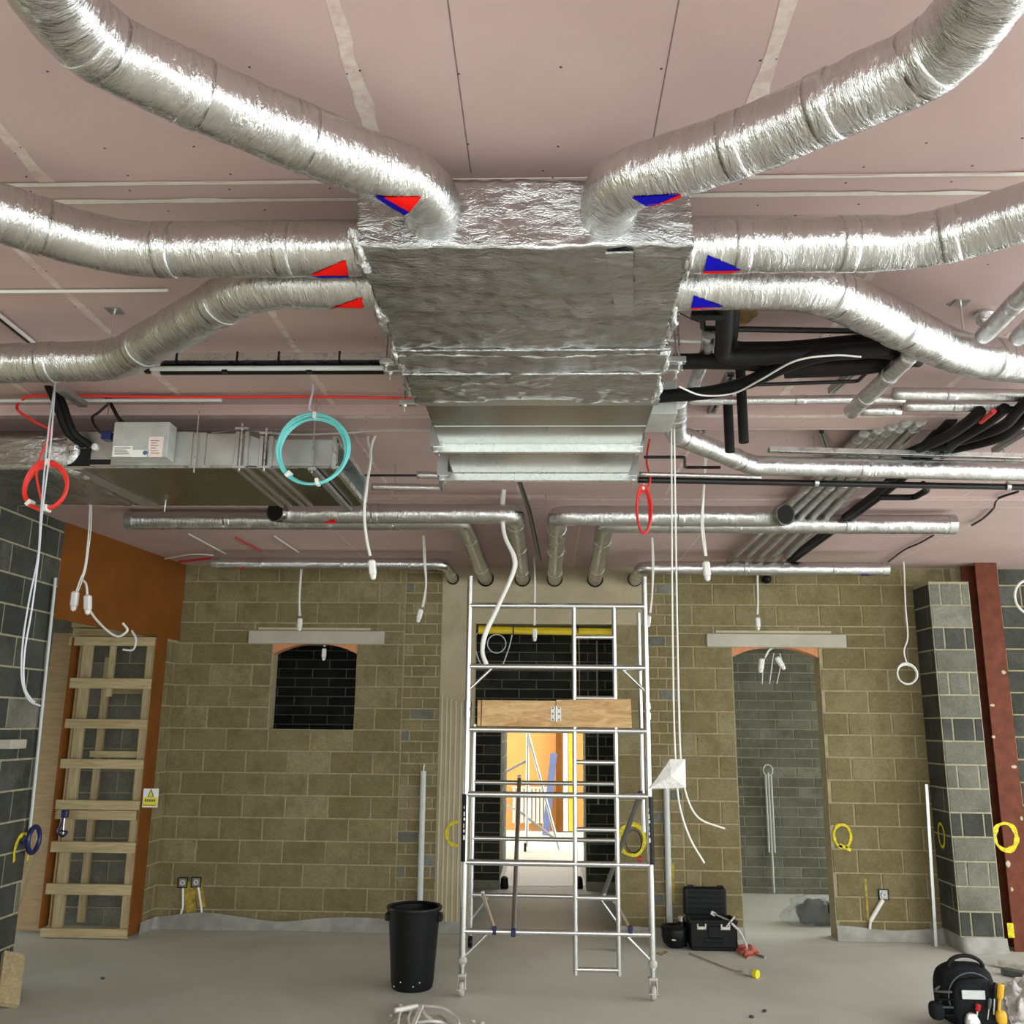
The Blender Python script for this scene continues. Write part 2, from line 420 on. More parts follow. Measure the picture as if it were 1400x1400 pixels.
# ================================================================ STRUCTURE
MB().box((-8, -3.25, -.2), (9, 24, 0)).build('floor', 'floor_screed', label='pale grey concrete screed floor of the room', cat='floor', kind='structure')
ceil = MB().box((-8, -3.25, H+.0125), (7.2, 10.2, H+.2)).build('ceiling', 'concrete', label='ceiling lined with pink plasterboard sheets', cat='ceiling', kind='structure')
NX0, NX1 = -4.2, 7.0
joints = MB(); screws = MB()
def board(x0, x1, y0, y1, z=H, t=.0125):
    g = .0025; MB().box((x0+g, y0+g, z), (x1-g, y1-g, z+t)).build('plasterboard', 'plasterboard', ceil)
joints2 = MB()
def ragged(a, b, w, z, mb=None):
    a, b = Vector(a), Vector(b); d = (b-a); n = max(2, int(d.length/.06)); s = Vector((-d.y, d.x, 0)).normalized(); vs = []; fs = []
    for i in range(n+1):
        p = a+d*(i/n)
        k = w*(.55+.6*abs(noise.noise(p*6)))
        vs += [(p.x+s.x*k*.5, p.y+s.y*k*.5, z), (p.x-s.x*k*(.5+.4*noise.noise(p*9)), p.y-s.y*k*(.5+.4*noise.noise(p*9)), z)]
    for i in range(n): fs.append((2*i, 2*i+1, 2*i+3, 2*i+2))
    (mb or joints).add(vs, fs)
def screw(x, y, z=H, r=.0045):
    screws.lathe([(r, 0), (r*.6, -.0012)], (x, y, z+.0002), 7, cap1=True)
def zone(y0, y1, xs, splits, w=.055, z=H, sx=.3, sy=.33):
    for a, b in zip(xs, xs[1:]):
        ys = [y0]+splits+[y1]
        for c, d in zip(ys, ys[1:]): board(a, b, c, d, z)
        k = 0; n = max(1, round((b-a)/sx))
        for i in range(n+1):
            x = a + (b-a)*i/n; x += .02 if i == 0 else (-.02 if i == n else 0)
            y = y0+.03
            while y < y1:
                if y > 1.0: screw(x+random.uniform(-.006, .006), y+random.uniform(-.02, .02), z)
                y += sy
    for x in xs[1:-1]: ragged((x, y0, 0), (x, y1, 0), w, z-.0008)
zone(-3.2, 2.61, [NX0, -3.8, -2.7, -1.61, -.513, .58, 1.67, 2.77, 3.86, 4.95, 6.05, NX1], [-2.3, .1], .06)
zone(2.84, 4.73, [NX0, -3.55, -2.75, -1.95, -1.16, -.36, .44, 1.24, 2.04, 2.84, 3.64, 4.44, 5.6, NX1], [], .05, sx=.4)
zone(5.0, 6.75, [NX0, -3.0, -2.15, -1.15, -.2, .9, 2.0, 3.1, 4.2, 5.4, NX1], [], .03, sx=.5)
zone(7.05, 9.98, [NX0, -3.0, -1.9, -.8, .3, 1.4, 2.5, 3.6, 4.7, 5.8, NX1], [], .02, sx=.6, sy=.6)
for y0, y1, z in ((2.61, 2.71, H-.003), (2.71, 2.84, H-.006)):
    for a, b in zip([NX0, -2.4, 0.02, 2.42, NX1], [-2.4, 0.02, 2.42, NX1]):
        board(a, b, y0, y1, z, .018)
for y, w in ((2.612, .022), (2.712, .03)): ragged((NX0, y, 0), (NX1, y, 0), w, H-.0075, joints2)
x = -4.0
while x < 6: screw(x, 2.655, H-.003); screw(x+.08, 2.775, H-.006); screw(x+.03, 2.575); x += .33
for (px, py0, px1, py1) in ((613, 0, 643, 235), (926, 0, 893, 200)):
    a = PZ(px, py0, H); b_ = PZ(px1, py1, H); x = (a.x+b_.x)/2
    MB().box((x-.0018, .3, H-.0006), (x+.0018, 2.58, H+.0002)).build('pencil_line', 'pencil', ceil)
# down-stand boxed beams across the room
for y0, y1, z, nm in ((4.73, 5.0, 3.68, 'a'), (6.75, 7.05, 3.715, 'b')):
    for a, b in zip([NX0, -2.4, 0, 2.4, 4.8], [-2.4, 0, 2.4, 4.8, NX1]):
        MB().box((a+.002, y0, z), (b-.002, y1, H+.012)).build('boxed_beam', 'plasterboard', ceil)
    ragged((NX0, y0+.03, 0), (NX1, y0+.03, 0), .07, z-.001); ragged((NX0, y1-.02, 0), (NX1, y1-.02, 0), .03, z-.001)
    x = -4.0
    while x < 6: screw(x, y0+.12, z); x += .3
joints2.build('joint_tape', 'joint_white', ceil); joints.build('joint_filler', 'joint_filler', ceil); screws.build('screw_heads', 'screw_dark', ceil, kind='stuff')
# brown water stain patch on the ceiling right of the unit
mb = MB(); c = PZ(1012, 432, H-.001); mb.add([(c.x+.07*math.cos(a)*(1+.5*noise.noise((math.cos(a), math.sin(a), 3))), c.y+.10*math.sin(a)*(1+.5*noise.noise((math.sin(a), 2, 1))), H-.001) for a in [i*.26 for i in range(24)]], [tuple(range(24))])
mb.build('stain', 'stain_brown', ceil)

# ---- back wall with its window, middle doorway and right-hand doorway
WX0, WX1, WZ0, WZ1 = -2.945, -2.03, 1.98, 2.88
RX0, RX1, RZ = 1.99, 2.90, 2.88
CX0, CX1, CZ = -.755, .755, 3.11
y0, y1 = D, D+.2
wb = wall('wall_back', [((-5.15, y0, 0), (WX0, y1, H)), ((WX0, y0, 0), (WX1, y1, WZ0)), ((WX0, y0, WZ1), (WX1, y1, H)), ((WX1, y0, 0), (CX0, y1, H)),
     ((CX0, y0, CZ), (CX1, y1, H)), ((CX1, y0, 0), (RX0, y1, H)), ((RX0, y0, RZ), (RX1, y1, H)), ((RX1, y0, 0), (7.0, y1, H))], 'mortar_tan',
     'tan concrete block wall at the far end with three openings')
holes = [(WX0, WX1, WZ0, WZ1), (RX0, RX1, 0, RZ), (-3.22, -1.74, 2.88, 3.02), (1.72, 3.19, 2.88, 3.02)]
lay(wb, courses(-3.99, -1.52, 0, H, 2.88, .225, .45, holes), 'block_tan', D, '-y')
lay(wb, courses(1.42, 4.36, 0, H, 2.88, .225, .45, holes), 'block_tan', D, '-y')
lay(wb, courses(-1.52, -1.12, 0, H, 2.88, .1125, .26, [], .5), 'block_tan', D, '-y', 'brick', alt='brick_grey')
lay(wb, courses(1.10, 1.42, 0, H, 2.88, .1125, .22, [], .4), 'block_tan', D, '-y', 'brick', alt='brick_grey')
lay(wb, courses(CX1+.01, 1.10, 0, H, 2.88, .225, .36, [], 0), 'block_tan', D, '-y', joint=.006, off=.002)
lay(wb, courses(-5.12, -4.02, 0, 3.2, 2.88, .225, .45, []), 'block_grey', D, '-y')
lay(wb, courses(4.69, 6.6, 0, H, 2.88, .225, .45, [], .5), 'block_dark', D, '-y', alt='block_grey')
MB().box((-1.12, D-.008, 0), (CX0, D+.05, H)).build('concrete_column', 'concrete', wb)
MB().box((CX0, D-.010, CZ), (1.10, D+.06, H)).build('concrete_lintel', 'concrete', wb)
for (a, b) in ((-3.22, -1.74), (1.72, 3.19)):
    MB().box((a, D-.03, 2.88), (b, D+.15, 3.02), .006).build('concrete_lintel', 'lintel', wb)
    MB().box((a+.1, D-.012, 3.03), (b-.15, D+.05, 3.055)).build('packing_strip', 'plaster', wb)
# orange arch formers under the two lintels
for (a, b, zt) in ((WX0, WX1, WZ1), (RX0, RX1, RZ)):
    for side in (0, 1):
        w = (b-a); pts = []
        for k in range(9):
            q = k/8*.40; pts.append((q*w, -.105*(1-q/.40)**1.8))
        poly = [(0, 0)] + pts + [(.40*w, 0)]
        X = [((a+x) if side == 0 else (b-x), zt+z) for x, z in poly]
        if side: X = X[::-1]
        MB().prism([(x, D+.01, z) for x, z in X], (0, .16, 0)).build('arch_former', 'orange_former', wb)
# chased conduits plastered into the column left of the doorway
for i, x in enumerate((-1.095, -1.045, -1.00, -.945, -.89)):
    pts = [Vector((x+.006*noise.noise((x*9, z*2, 0)), D-.006, z)) for z in [2.35-.02*i-k*.14 for k in range(17)]]
    MB().tube(pts, .011, 8).build('chased_conduit', 'plaster', wb)
# spray-paint marks
def ring(parent, c, ru, rz, w, ax, name='paint_mark', a0=0, a1=2*math.pi, tail=None):
    vs = []; fs = []; n = 40
    for i in range(n+1):
        a = a0+(a1-a0)*i/n
        for k in (-1, 1):
            q = 1+.05*noise.noise((math.cos(a)*2, math.sin(a)*2, c[2])); ww = w*(.75+.5*noise.noise((a*1.7, c[0], 2)))
            u, z = (ru*q+k*ww/2)*math.cos(a), (rz*q+k*ww/2)*math.sin(a)
            vs.append((c[0]+u, c[1], c[2]+z) if ax == 'x' else (c[0], c[1]+u, c[2]+z))
    for i in range(n): fs.append((2*i, 2*i+1, 2*i+3, 2*i+2))
    mb = MB().add(vs, fs)
    if tail: mb.add([Vector(c)+Vector(t) for t in tail], [(0, 1, 2, 3)])
    return mb.build(name, 'paint_yellow', parent)
YW = D-.0105
c = PY(1152, 1143, YW); ring(wb, c, .085, .11, .035, 'x', a0=-1.3, a1=4.6, tail=[(-.05, 0, -.10), (.07, 0, -.15), (.08, 0, -.12), (-.03, 0, -.07)])
c = PY(624, 1140, D-.019); ring(wb, c, .10, .115, .04, 'x', a0=1.4, a1=4.9)
c = PY(864, 1148, YW); ring(wb, c, .13, .15, .05, 'x')
for q in ((1183, 1202, 1187, 1258, .012), (572, 1202, 571, 1220, .02), (258, 1205, 262, 1255, .06), (270, 1205, 276, 1240, .05), (918, 1180, 919, 1235, .03)):
    a, b = PY(q[0], q[1], YW), PY(q[2], q[3], YW); w = q[4]
    MB().add([(a.x-w, YW, a.z), (a.x+w, YW, a.z), (b.x+w*.8, YW, b.z), (b.x-w*.8, YW, b.z)], [(0, 1, 2, 3)]).build('paint_mark', 'paint_faint', wb)

# ---- left wall (runs along the room), bulkhead over its opening, return beside the frame
wl = wall('wall_left', [((-4.4, -3.2, 0), (-4.2, 7.75, H))], 'mortar_pale', 'dark grey concrete block wall along the left side')
lay(wl, courses(4.6, 7.75, 0, H, 2.93, .238, .45, []), 'block_dark', -4.2, '+x', alt='block_grey')
MB().box((-4.2, 7.1, 1.83), (-4.06, 7.32, 1.90), .004).build('padstone', 'lintel', wl)
c = PX(30, 1165, 0, -4.188); ring(wl, c, .11, .14, .04, 'y', a0=-.6, a1=3.6)
MB().prism([(-4.2, 7.752, 2.90), (-3.985, D, 2.90), (-4.035, D, 2.90), (-4.25, 7.752, 2.90)], (0, 0, H-2.90)).build('wall_bulkhead', 'orange_board', label='orange-brown board bulkhead over the opening in the left wall', cat='wall', kind='structure')
wr = wall('wall_return', [((-4.2, 9.66, 0), (-3.99, D, 2.9))], 'mortar_tan', 'short block return between the timber frame and the far wall')
lay(wr, courses(9.66, D, 0, 2.9, 2.88, .225, .28, []), 'block_tan', -3.99, '+x', t=.04)
wall('wall_store', [((-7.8, D+.3, 0), (-5.15, D+.5, H)), ((-7.8, 5.8, 0), (-4.4, 6.0, H)), ((-7.8, 5.8, 1.2), (-7.6, D+.5, H))], 'block_grey', 'rough grey wall of the space beyond the left opening')  # outer side wall is unseen, added to cut the daylight in this space

# ---- right wall side: pier, rear and side walls behind the camera
pier = wall('wall_pier', [((3.94, 9.565, 0), (4.345, D, 3.53))], 'mortar_pale', 'narrow dark grey concrete block pier on the right')
k = 0; z = 2.88-.225*12-.045
while z < 3.5:
    a, b = max(0, z), min(3.53, z+.225)
    if k % 2: lay(pier, [(3.94, 4.345, a, b)], 'block_grey', 9.565, '-y')
    else: lay(pier, [(3.94, 4.05, a, b), (4.05, 4.26, a, b), (4.26, 4.345, a, b)], 'block_grey' if k % 4 else 'block_dark', 9.565, '-y')
    lay(pier, [(9.565, D, a, b)] if k % 2 == 0 else [(9.565, 9.665, a, b), (9.665, D, a, b)], 'block_dark', 3.94, '-x', t=.04)  # left face laid in darker blocks, its shade put into the colour
    z += .225; k += 1
c = PX(1287, 1142, 0, 3.925); ring(pier, c, .07, .11, .035, 'y')
wall('wall_rear', [((-4.4, -3.25, 0), (-4.1, -3.05, H)), ((6.9, -3.25, 0), (7.2, -3.05, H)), ((-4.1, -3.25, 3.55), (6.9, -3.05, H)), ((-4.1, -3.25, 0), (6.9, -3.05, .85))], 'mortar_pale', 'block wall behind the viewer with a wide opening')
wall('wall_right', [((7.0, -3.2, 0), (7.2, -2.5, H)), ((7.0, 9.2, 0), (7.2, D+.2, H)), ((7.0, -2.5, 0), (7.2, 9.2, .1)), ((7.0, -2.5, 3.5), (7.2, 9.2, H))], 'mortar_dark', 'block wall on the right out of view with a wide opening')
# ---- corridor behind the far wall
YC = 12.57
wc = wall('wall_corridor', [((-5, YC, 0), (-.58, YC+.2, 3.6)), ((.53, YC, 0), (5.2, YC+.2, 3.6)), ((-.58, YC, 2.15), (.53, YC+.2, 3.6))], 'mortar_dark', 'dark grey thin-coursed block wall of the corridor behind')
ch = [(-.58, .53, 0, 2.15)]
lay(wc, courses(1.95, 4.05, 0, 3.4, 2.15, .122, .46, ch), 'brick_grey', YC, '-y', 'brick', joint=.012)  # same wall as the dark bricks; alcove daylight is put into this lighter colour
lay(wc, courses(-4.0, -2.1, 1.9, 3.4, 2.15, .122, .46, ch), 'brick_dark', YC, '-y', 'brick', joint=.012)
lay(wc, courses(-1.2, 1.2, .1, 3.3, 2.15, .122, .46, ch), 'brick_dark', YC, '-y', 'brick', joint=.012)
wall('wall_light_stop', [((1.45, D+.2, 0), (1.6, YC, 3.6)), ((-1.6, D+.2, 0), (-1.45, YC, 3.6)), ((-5, D+.2, 0), (-4.8, YC, 3.6))], 'mortar_dark', 'added unseen cross walls keeping daylight out of the dark corridor')  # unseen walls added so the middle of the corridor stays dark
MB().box((-5, D+.2, 3.45), (5.2, YC+.2, 3.6)).build('ceiling_corridor', 'concrete', label='low concrete slab over the dark corridor', cat='ceiling', kind='structure')
area('daylight_corridor', (5.15, 11.4, 1.7), (0, R(90), 0), 3.2, 2.2, 1, portal=True)
# ---- lit room beyond the corridor
wf = wall('wall_far', [((-4, 19.4, 0), (4, 19.6, 3.6))], 'orange_wall', 'orange wall of the bright room seen through the doorway')
wp = wall('wall_passage', [((-.95, YC+.2, 0), (-.62, 15.4, 2.6)), ((.60, YC+.2, 0), (.9, 15.0, 2.6))], 'mortar_dark', 'grey block passage walls beyond the inner doorway')
lay(wp, courses(YC+.2, 15.4, 0, 2.6, 0, .225, .45, []), 'block_grey', -.62, '+x')
lay(wp, courses(YC+.2, 15.0, 0, 2.6, 0, .225, .45, []), 'block_grey', .60, '-x')
MB().box((-4, 14.3, 3.4), (4, 17.6, 3.6)).build('ceiling_shade', 'concrete', label='unseen slab added to shade the middle of the bright room', cat='ceiling', kind='structure')  # unseen roof slab, shaped to cut the daylight falling into this room
area('daylight_far', (0, 18.4, 3.6), (0, 0, 0), 8, 1.6, 1, portal=True)
area('daylight_passage', (0, 13.55, 3.6), (0, 0, 0), 8, 1.5, 1, portal=True)
# membrane up-stand along the foot of the far wall
def membrane(name, pts, label, h=.10):
    vs = []; fs = []
    P_ = resample([Vector(p) for p in pts], .05)
    for i, p in enumerate(P_):
        n = noise.noise((p.x*3, p.y*3, 0)); t = noise.noise((p.x*1.3, p.y*2, 5))
        vs += [(p.x+.02*n, p.y-.05-.03*t, .002), (p.x, p.y-.012-.012*abs(n), h*(.6+.5*t)), (p.x, p.y-.006, h*(1+.45*t))]
    for i in range(len(P_)-1):
        for k in (0, 1): fs.append((3*i+k, 3*i+k+1, 3*i+k+4, 3*i+k+3))
    return MB().add(vs, fs).build(name, 'membrane', smooth='all', label=label, cat='membrane', kind='structure')
membrane('trim_1', [(-3.97, 9.62, 0), (-3.95, D-.05, 0), (-.76, D-.01, 0)], 'grey plastic damp membrane turned up at the wall foot, left of the doorway', .12)
membrane('trim_2', [(.76, D-.01, 0), (RX0, D-.01, 0)], 'grey plastic damp membrane turned up between the two doorways')
membrane('trim_3', [(RX1, D-.01, 0), (3.93, D-.02, 0), (3.94, 9.55, 0), (4.36, 9.55, 0)], 'grey plastic damp membrane turned up around the pier foot', .13)
membrane('trim_4', [(4.7, D-.01, 0), (6.5, D-.01, 0)], 'grey plastic damp membrane turned up right of the red column')

# ================================================================ DUCTWORK
ZD = 3.53
def foilduct(name, path, r, label, cat='duct', group=None, fil=.16, mat='foil_duct', step=.02, n=36, wob=.0035, wsc=16., bands=(), stickers=(), caps=True, collar=None):
    pts = resample(fillet(path, fil, 10), step)
    low = min(pts, key=lambda p: p.z); c = sum(pts, Vector())/len(pts)
    root = thing(name, (c.x, c.y, min(p.z for p in pts)-r), label, cat, group)
    mb = MB().tube(pts, r, n, caps=caps, wob=wob, wsc=wsc)
    mb.build('foil_jacket', mat, root, smooth='all')
    cum = [0]
    for a, b in zip(pts, pts[1:]): cum.append(cum[-1]+(b-a).length)
    for s_ in bands:
        i = min(range(len(pts)), key=lambda k: abs(cum[k]-s_*cum[-1])); i = max(1, min(len(pts)-3, i))
        w = .026
        t = (pts[i+1]-pts[i-1]).normalized()
        MB().tube([pts[i]-t*w, pts[i]-t*w*.5, pts[i], pts[i]+t*w*.5, pts[i]+t*w], r+.0022, n, caps=True, wob=.001, wsc=30).build('tape_band', mat, root, smooth='all')
    for nm, mt, tris in stickers: decal(nm, mt, tris, mb, root)
    return root
def zt(s, ox=0, oy=0, k=.5): return [[(x*k+ox, y*k+oy) for x, y in t] for t in s]
plen_y = 2.47
P3 = lambda x, y, z=ZD: PZ(x, y, z)
foilduct('insulated_duct', [Vector((P3(592, 300).x, plen_y+.05, ZD)), Vector((P3(592, 300).x+.005, 2.33, ZD)), P3(418, 191), P3(298, 141), P3(140, 68), P3(72, 0), P3(40, -80)], .086,
    'foil-wrapped round duct sweeping from the plenum to the top left corner', fil=.13, group='foil ducts on the plenum', bands=(.42, .62, .80), stickers=[
    ('red_sticker', 'sticker_red', zt([[(1044, 549), (1148, 549), (1116, 590)]], 2, -6)), ('blue_sticker', 'sticker_blue', zt([[(1018, 546), (1044, 549), (1116, 590)], [(1018, 546), (1116, 590), (1100, 600)]], 2, -6))])
foilduct('insulated_duct', [Vector((P3(832, 300).x, plen_y+.05, ZD)), Vector((P3(832, 300).x-.005, 2.33, ZD)), P3(1032, 192), P3(1160, 132), P3(1275, 82), P3(1345, 5), P3(1385, -80)], .086,
    'foil-wrapped round duct sweeping from the plenum to the top right corner', fil=.13, group='foil ducts on the plenum', bands=(.40, .58, .76), stickers=[
    ('blue_sticker', 'sticker_blue', zt([[(328, 550), (460, 541), (376, 578)]], 699, -6)), ('red_sticker', 'sticker_red', zt([[(462, 541), (376, 580), (372, 587)], [(462, 541), (372, 587), (466, 549)]], 699, -6))])
foilduct('insulated_duct', [P3(520, 340), P3(160, 342), P3(0, 292), P3(-110, 255)], .087, 'foil-wrapped duct leaving the plenum on the left, nearer of the two', fil=.2,
    group='foil ducts on the plenum', bands=(.22, .5, .78), stickers=[('red_sticker', 'sticker_red', zt([[(848, 752), (945, 710), (953, 751)]])), ('blue_sticker', 'sticker_blue', zt([[(848, 753), (953, 752), (953, 757)], [(848, 753), (953, 757), (880, 758)]]))])
foilduct('insulated_duct', [P3(905, 337), P3(1262, 333), P3(1400, 291), P3(1500, 255)], .085, 'foil-wrapped duct leaving the plenum on the right, nearer of the two', fil=.2,
    group='foil ducts on the plenum', bands=(.2, .45, .7), stickers=[('blue_sticker', 'sticker_blue', zt([[(535, 697), (628, 737), (525, 739)]], 700)), ('red_sticker', 'sticker_red', zt([[(523, 740), (628, 738), (600, 745)], [(523, 740), (600, 745), (520, 746)]], 700))])
foilduct('insulated_duct', [P3(540, 388), P3(348, 388), P3(162, 493), P3(0, 497), P3(-150, 497)], .085, 'foil-wrapped duct leaving the plenum on the left and kinking back, farther of the two', fil=.14,
    group='foil ducts on the plenum', bands=(.28, .52, .72), stickers=[('red_sticker', 'sticker_red', zt([[(900, 845), (990, 812), (994, 847)]]))])
foilduct('insulated_duct', [P3(890, 390), P3(1118, 390), P3(1308, 484), P3(1400, 496), P3(1520, 496)], .086, 'foil-wrapped duct leaving the plenum on the right and kinking back, farther of the two', fil=.14,
    group='foil ducts on the plenum', bands=(.3, .5, .78), stickers=[('blue_sticker', 'sticker_blue', zt([[(497, 808), (580, 838), (490, 840)]], 700)), ('red_sticker', 'sticker_red', zt([[(490, 840), (580, 839), (491, 845)]], 700))])
# foil skirts where the ducts meet the plenum are part of the wrap below

# ---- ventilation unit with its foil-wrapped plenum
ahu = thing('ventilation_unit', (-.05, 3.8, 3.40), 'large ceiling ventilation unit with a crumpled foil-wrapped plenum in front', 'ventilation unit')
def wrapbox(x0, x1, y0, y1, z0, z1, nx, ny, nz, amp, sc):
    mb = MB(); ids = {}
    def vid(p):
        k = tuple(round(a, 4) for a in p)
        if k not in ids:
            ids[k] = len(mb.v); v = Vector(p); c = Vector(((x0+x1)/2, (y0+y1)/2, (z0+z1)/2))
            n = Vector((noise.noise(v*sc), noise.noise(v*sc+Vector((9, 3, 1))), noise.noise(v*sc+Vector((2, 7, 5)))))
            n2 = Vector((0, 0, noise.noise(Vector((v.x*3, v.y*11, v.z*8)))))
            r_ = v + n*amp*.8 + n2*amp*1.3 + Vector((0, 0, .004*noise.noise(Vector((v.x*22, v.y*30+v.x*9, 3)))))
            mb.v.append(r_)
        return ids[k]
    L = lambda a, b, t, n: a+(b-a)*t/n
    def face(fn, na, nb, flip):
        for i in range(na):
            for j in range(nb):
                q = [vid(fn(i, j)), vid(fn(i+1, j)), vid(fn(i+1, j+1)), vid(fn(i, j+1))]
                mb.f.append(tuple(q[::-1]) if flip else tuple(q))
    for z, fl in ((z0, True), (z1, False)): face(lambda i, j: (L(x0, x1, i, nx), L(y0, y1, j, ny), z), nx, ny, fl)
    for y, fl in ((y0, False), (y1, True)): face(lambda i, j: (L(x0, x1, i, nx), y, L(z0, z1, j, nz)), nx, nz, fl)
    for x, fl in ((x0, True), (x1, False)): face(lambda i, j: (x, L(y0, y1, i, ny), L(z0, z1, j, nz)), ny, nz, fl)
    return mb
wrapbox(-.565, .43, plen_y, 3.30, 3.42, 3.64, 90, 76, 16, .008, 15).build('foil_wrap', 'foil_wrap', ahu, smooth='all')
wrapbox(-.57, .46, 3.29, 3.80, 3.418, 3.645, 90, 46, 16, .008, 14).build('foil_wrap', 'foil_wrap', ahu, smooth='all')
for y in (3.22, 3.46): MB().box((-.575, y, 3.410), (.465, y+.006, 3.416)).build('foil_seam', 'foil_wrap', ahu)
# crumpled foil corners
for i, (x, y) in enumerate([(-.565, 2.55), (-.57, 3.0), (-.57, 3.35), (-.57, 3.7), (.43, 2.6), (.44, 3.05), (.46, 3.4), (.465, 3.72)]):
    MB().blob((x, y, 3.46), (.025, .11, .05), 10, 2, .5, 22, i*3.1).build('foil_edge', 'foil_crumple', ahu, smooth='all')
pc = [PZ(x, y, 3.404) for x, y in ((828, 347), (866, 346), (866, 432), (842, 432))]; MB().prism(pc, (0, 0, .006)).build('foil_patch', 'foil_wrap', ahu)
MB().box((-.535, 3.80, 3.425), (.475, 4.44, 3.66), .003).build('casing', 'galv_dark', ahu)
MB().box((-.55, 3.775, 3.418), (.49, 3.85, 3.425)).build('casing_lip', 'galvanised', ahu)
MB().box((-.53, 4.155, 3.4225), (.47, 4.158, 3.4265)).build('seam', 'galvanised', ahu)
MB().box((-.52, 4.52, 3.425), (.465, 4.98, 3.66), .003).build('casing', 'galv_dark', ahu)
def flange(x0, x1, y, z, z1):
    for dy in (0, .045):
        MB().box((x0, y+dy, z-.034+dy*.3), (x1, y+dy+.028, z+.02), .003).build('flange_rail', 'galv_bright', ahu)
    for x in (x0+.02, x1-.02):
        MB().tube([(x, y-.008, z-.022), (x, y+.085, z-.022)], .008, 8).build('bolt', 'galv_bright', ahu)
        MB().box((x-.03, y-.006, z-.004), (x+.03, y+.08, z1)).build('flange_upright', 'galvanised', ahu)
flange(-.57, .485, 4.44, 3.415, 3.66); flange(-.60, .51, 4.99, 3.415, 3.66)
MB().box((-.59, 5.06, 3.40), (.50, 5.08, 3.66)).build('flange_plate', 'galvanised', ahu)
MB().box((.475, 4.02, 3.44), (.60, 4.30, 3.60), .004).build('control_box', 'control_box', ahu)
MB().box((.49, 4.015, 3.50), (.53, 4.021, 3.55)).build('knockout', 'void_black', ahu)
# hangers: channel stubs each side with threaded rods
for x, s in ((-.57, -1), (.46, 1)):
    for y in (3.38, 3.47, 3.86):
        if s > 0 and y > 3.8: continue
        MB().box((x, y, 3.43), (x+s*.085, y+.035, 3.455), .003).build('hanger_channel', 'galvanised', ahu)
        MB().tube([(x+s*.06, y+.017, 3.40), (x+s*.06, y+.017, H)], .005, 8).build('threaded_rod', 'galv_bright', ahu)
        MB().tube([(x+s*.06, y+.017, 3.424), (x+s*.06, y+.017, 3.436)], .011, 6).build('nut', 'galv_bright', ahu)

# ---- the six insulated ducts that come out of the far wall above the doorway
def P4(x, y, z=3.56): return PZ(x, y, z)
zb = 3.585
holes_x = [-1.01, -.65, -.25, .10, .54, .97]
def wallduct(i, yd, end_px, end_y, r, label, openend=None, stickers=(), coll=True):
    X = holes_x[i]; zw = 3.60
    c = PY(end_px, end_y, yd)
    side = -1 if i < 3 else 1
    elbow = PY({0: 607, 1: 632, 2: 703, 3: 762, 4: 828, 5: 878}[i], end_y, yd)
    pts = [Vector((X, D+.12, zw)), Vector((elbow.x, yd, c.z)), Vector((c.x, yd, c.z))]
    if openend: pts.append(Vector((c.x+side*-.02+side*.07, yd-.12, c.z-.015)))
    root = foilduct('insulated_duct', pts, r, label, group='foil ducts out of the far wall', fil=.10, mat='foil_duct', step=.025, n=26, wob=.003, bands=(.15, .4, .6, .85), stickers=stickers)
    e = pts[-1]; t = (pts[-1]-pts[-2]).normalized()
    if openend:
        MB().tube([e, e+t*.004], r*.9, 24).build('open_end', 'void_black', root)
        MB().tube([e-t*.05, e+t*.006], r*1.02, 24, caps=False).build('end_collar', 'galv_dark', root)
    else:
        MB().tube([e-t*.05, e+t*.012], r*1.04, 24).build('end_collar', 'galvanised', root)
        MB().tube([e+t*.010, e+t*.016], r*.94, 24).build('end_cap', 'steel_dull', root)
    MB().tube([(X, D-.018, zw), (X, D-.004, zw)], r*1.16, 24).build('wall_sleeve', 'void_black', root)
    return root
z3 = lambda t: zt(t, 0, 400, 500/1400)
wallduct(2, 6.62, 392, 702, .074, 'upper foil duct running left to a dark open end under the left unit', True,
    [('red_sticker', 'sticker_red', z3([[(1238, 882), (1280, 866), (1284, 882)]]))])
wallduct(1, 7.25, 176, 711, .076, 'foil duct running far left below the left unit, ending in a capped collar', None,
    [('red_sticker', 'sticker_red', z3([[(572, 914), (628, 904), (622, 921)]]))])
wallduct(0, 9.05, 292, 770, .058, 'lowest foil duct hugging the far wall on the left', None,
    [('red_sticker', 'sticker_red', [[(319, 780), (336, 774), (328, 783)]])])
wallduct(3, 6.50, 1058, 706, .074, 'upper foil duct running right from the far wall to a dark open end', True)
wallduct(4, 7.25, 1303, 717, .076, 'foil duct running far right from the far wall, ending in a capped collar')
wallduct(5, 9.0, 1212, 778, .068, 'lowest foil duct hugging the far wall on the right', None,
    [('blue_sticker', 'sticker_blue', [[(1177, 785), (1196, 789), (1178, 790)]])])

# ---- left ventilation unit
lu = thing('ventilation_unit', (-1.9, 5.0, 3.35), 'flat galvanised ventilation unit under the ceiling on the left, with control box', 'ventilation unit')
ZB, Y0, Y1 = 3.35, 4.60, 5.47
MB().box((-2.54, Y0, ZB), (-1.86, Y1, 3.545), .003).build('casing', 'galvanised', lu)
MB().box((-2.52, Y0-.002, ZB+.005), (-2.40, Y0+.01, ZB+.10)).build('dark_opening', 'void_black', lu)
MB().box((-2.42, Y0-.003, ZB+.012), (-2.29, Y0+.01, ZB+.04)).build('dark_opening', 'void_black', lu)
MB().box((-2.545, Y0, ZB-.004), (-1.08, Y0+.02, ZB+.006)).build('bottom_lip', 'galv_bright', lu)
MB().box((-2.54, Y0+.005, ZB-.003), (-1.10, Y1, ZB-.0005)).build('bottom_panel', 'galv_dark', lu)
a, b_ = PZ(95, 641, ZB-.004), PZ(205, 690, ZB-.004)
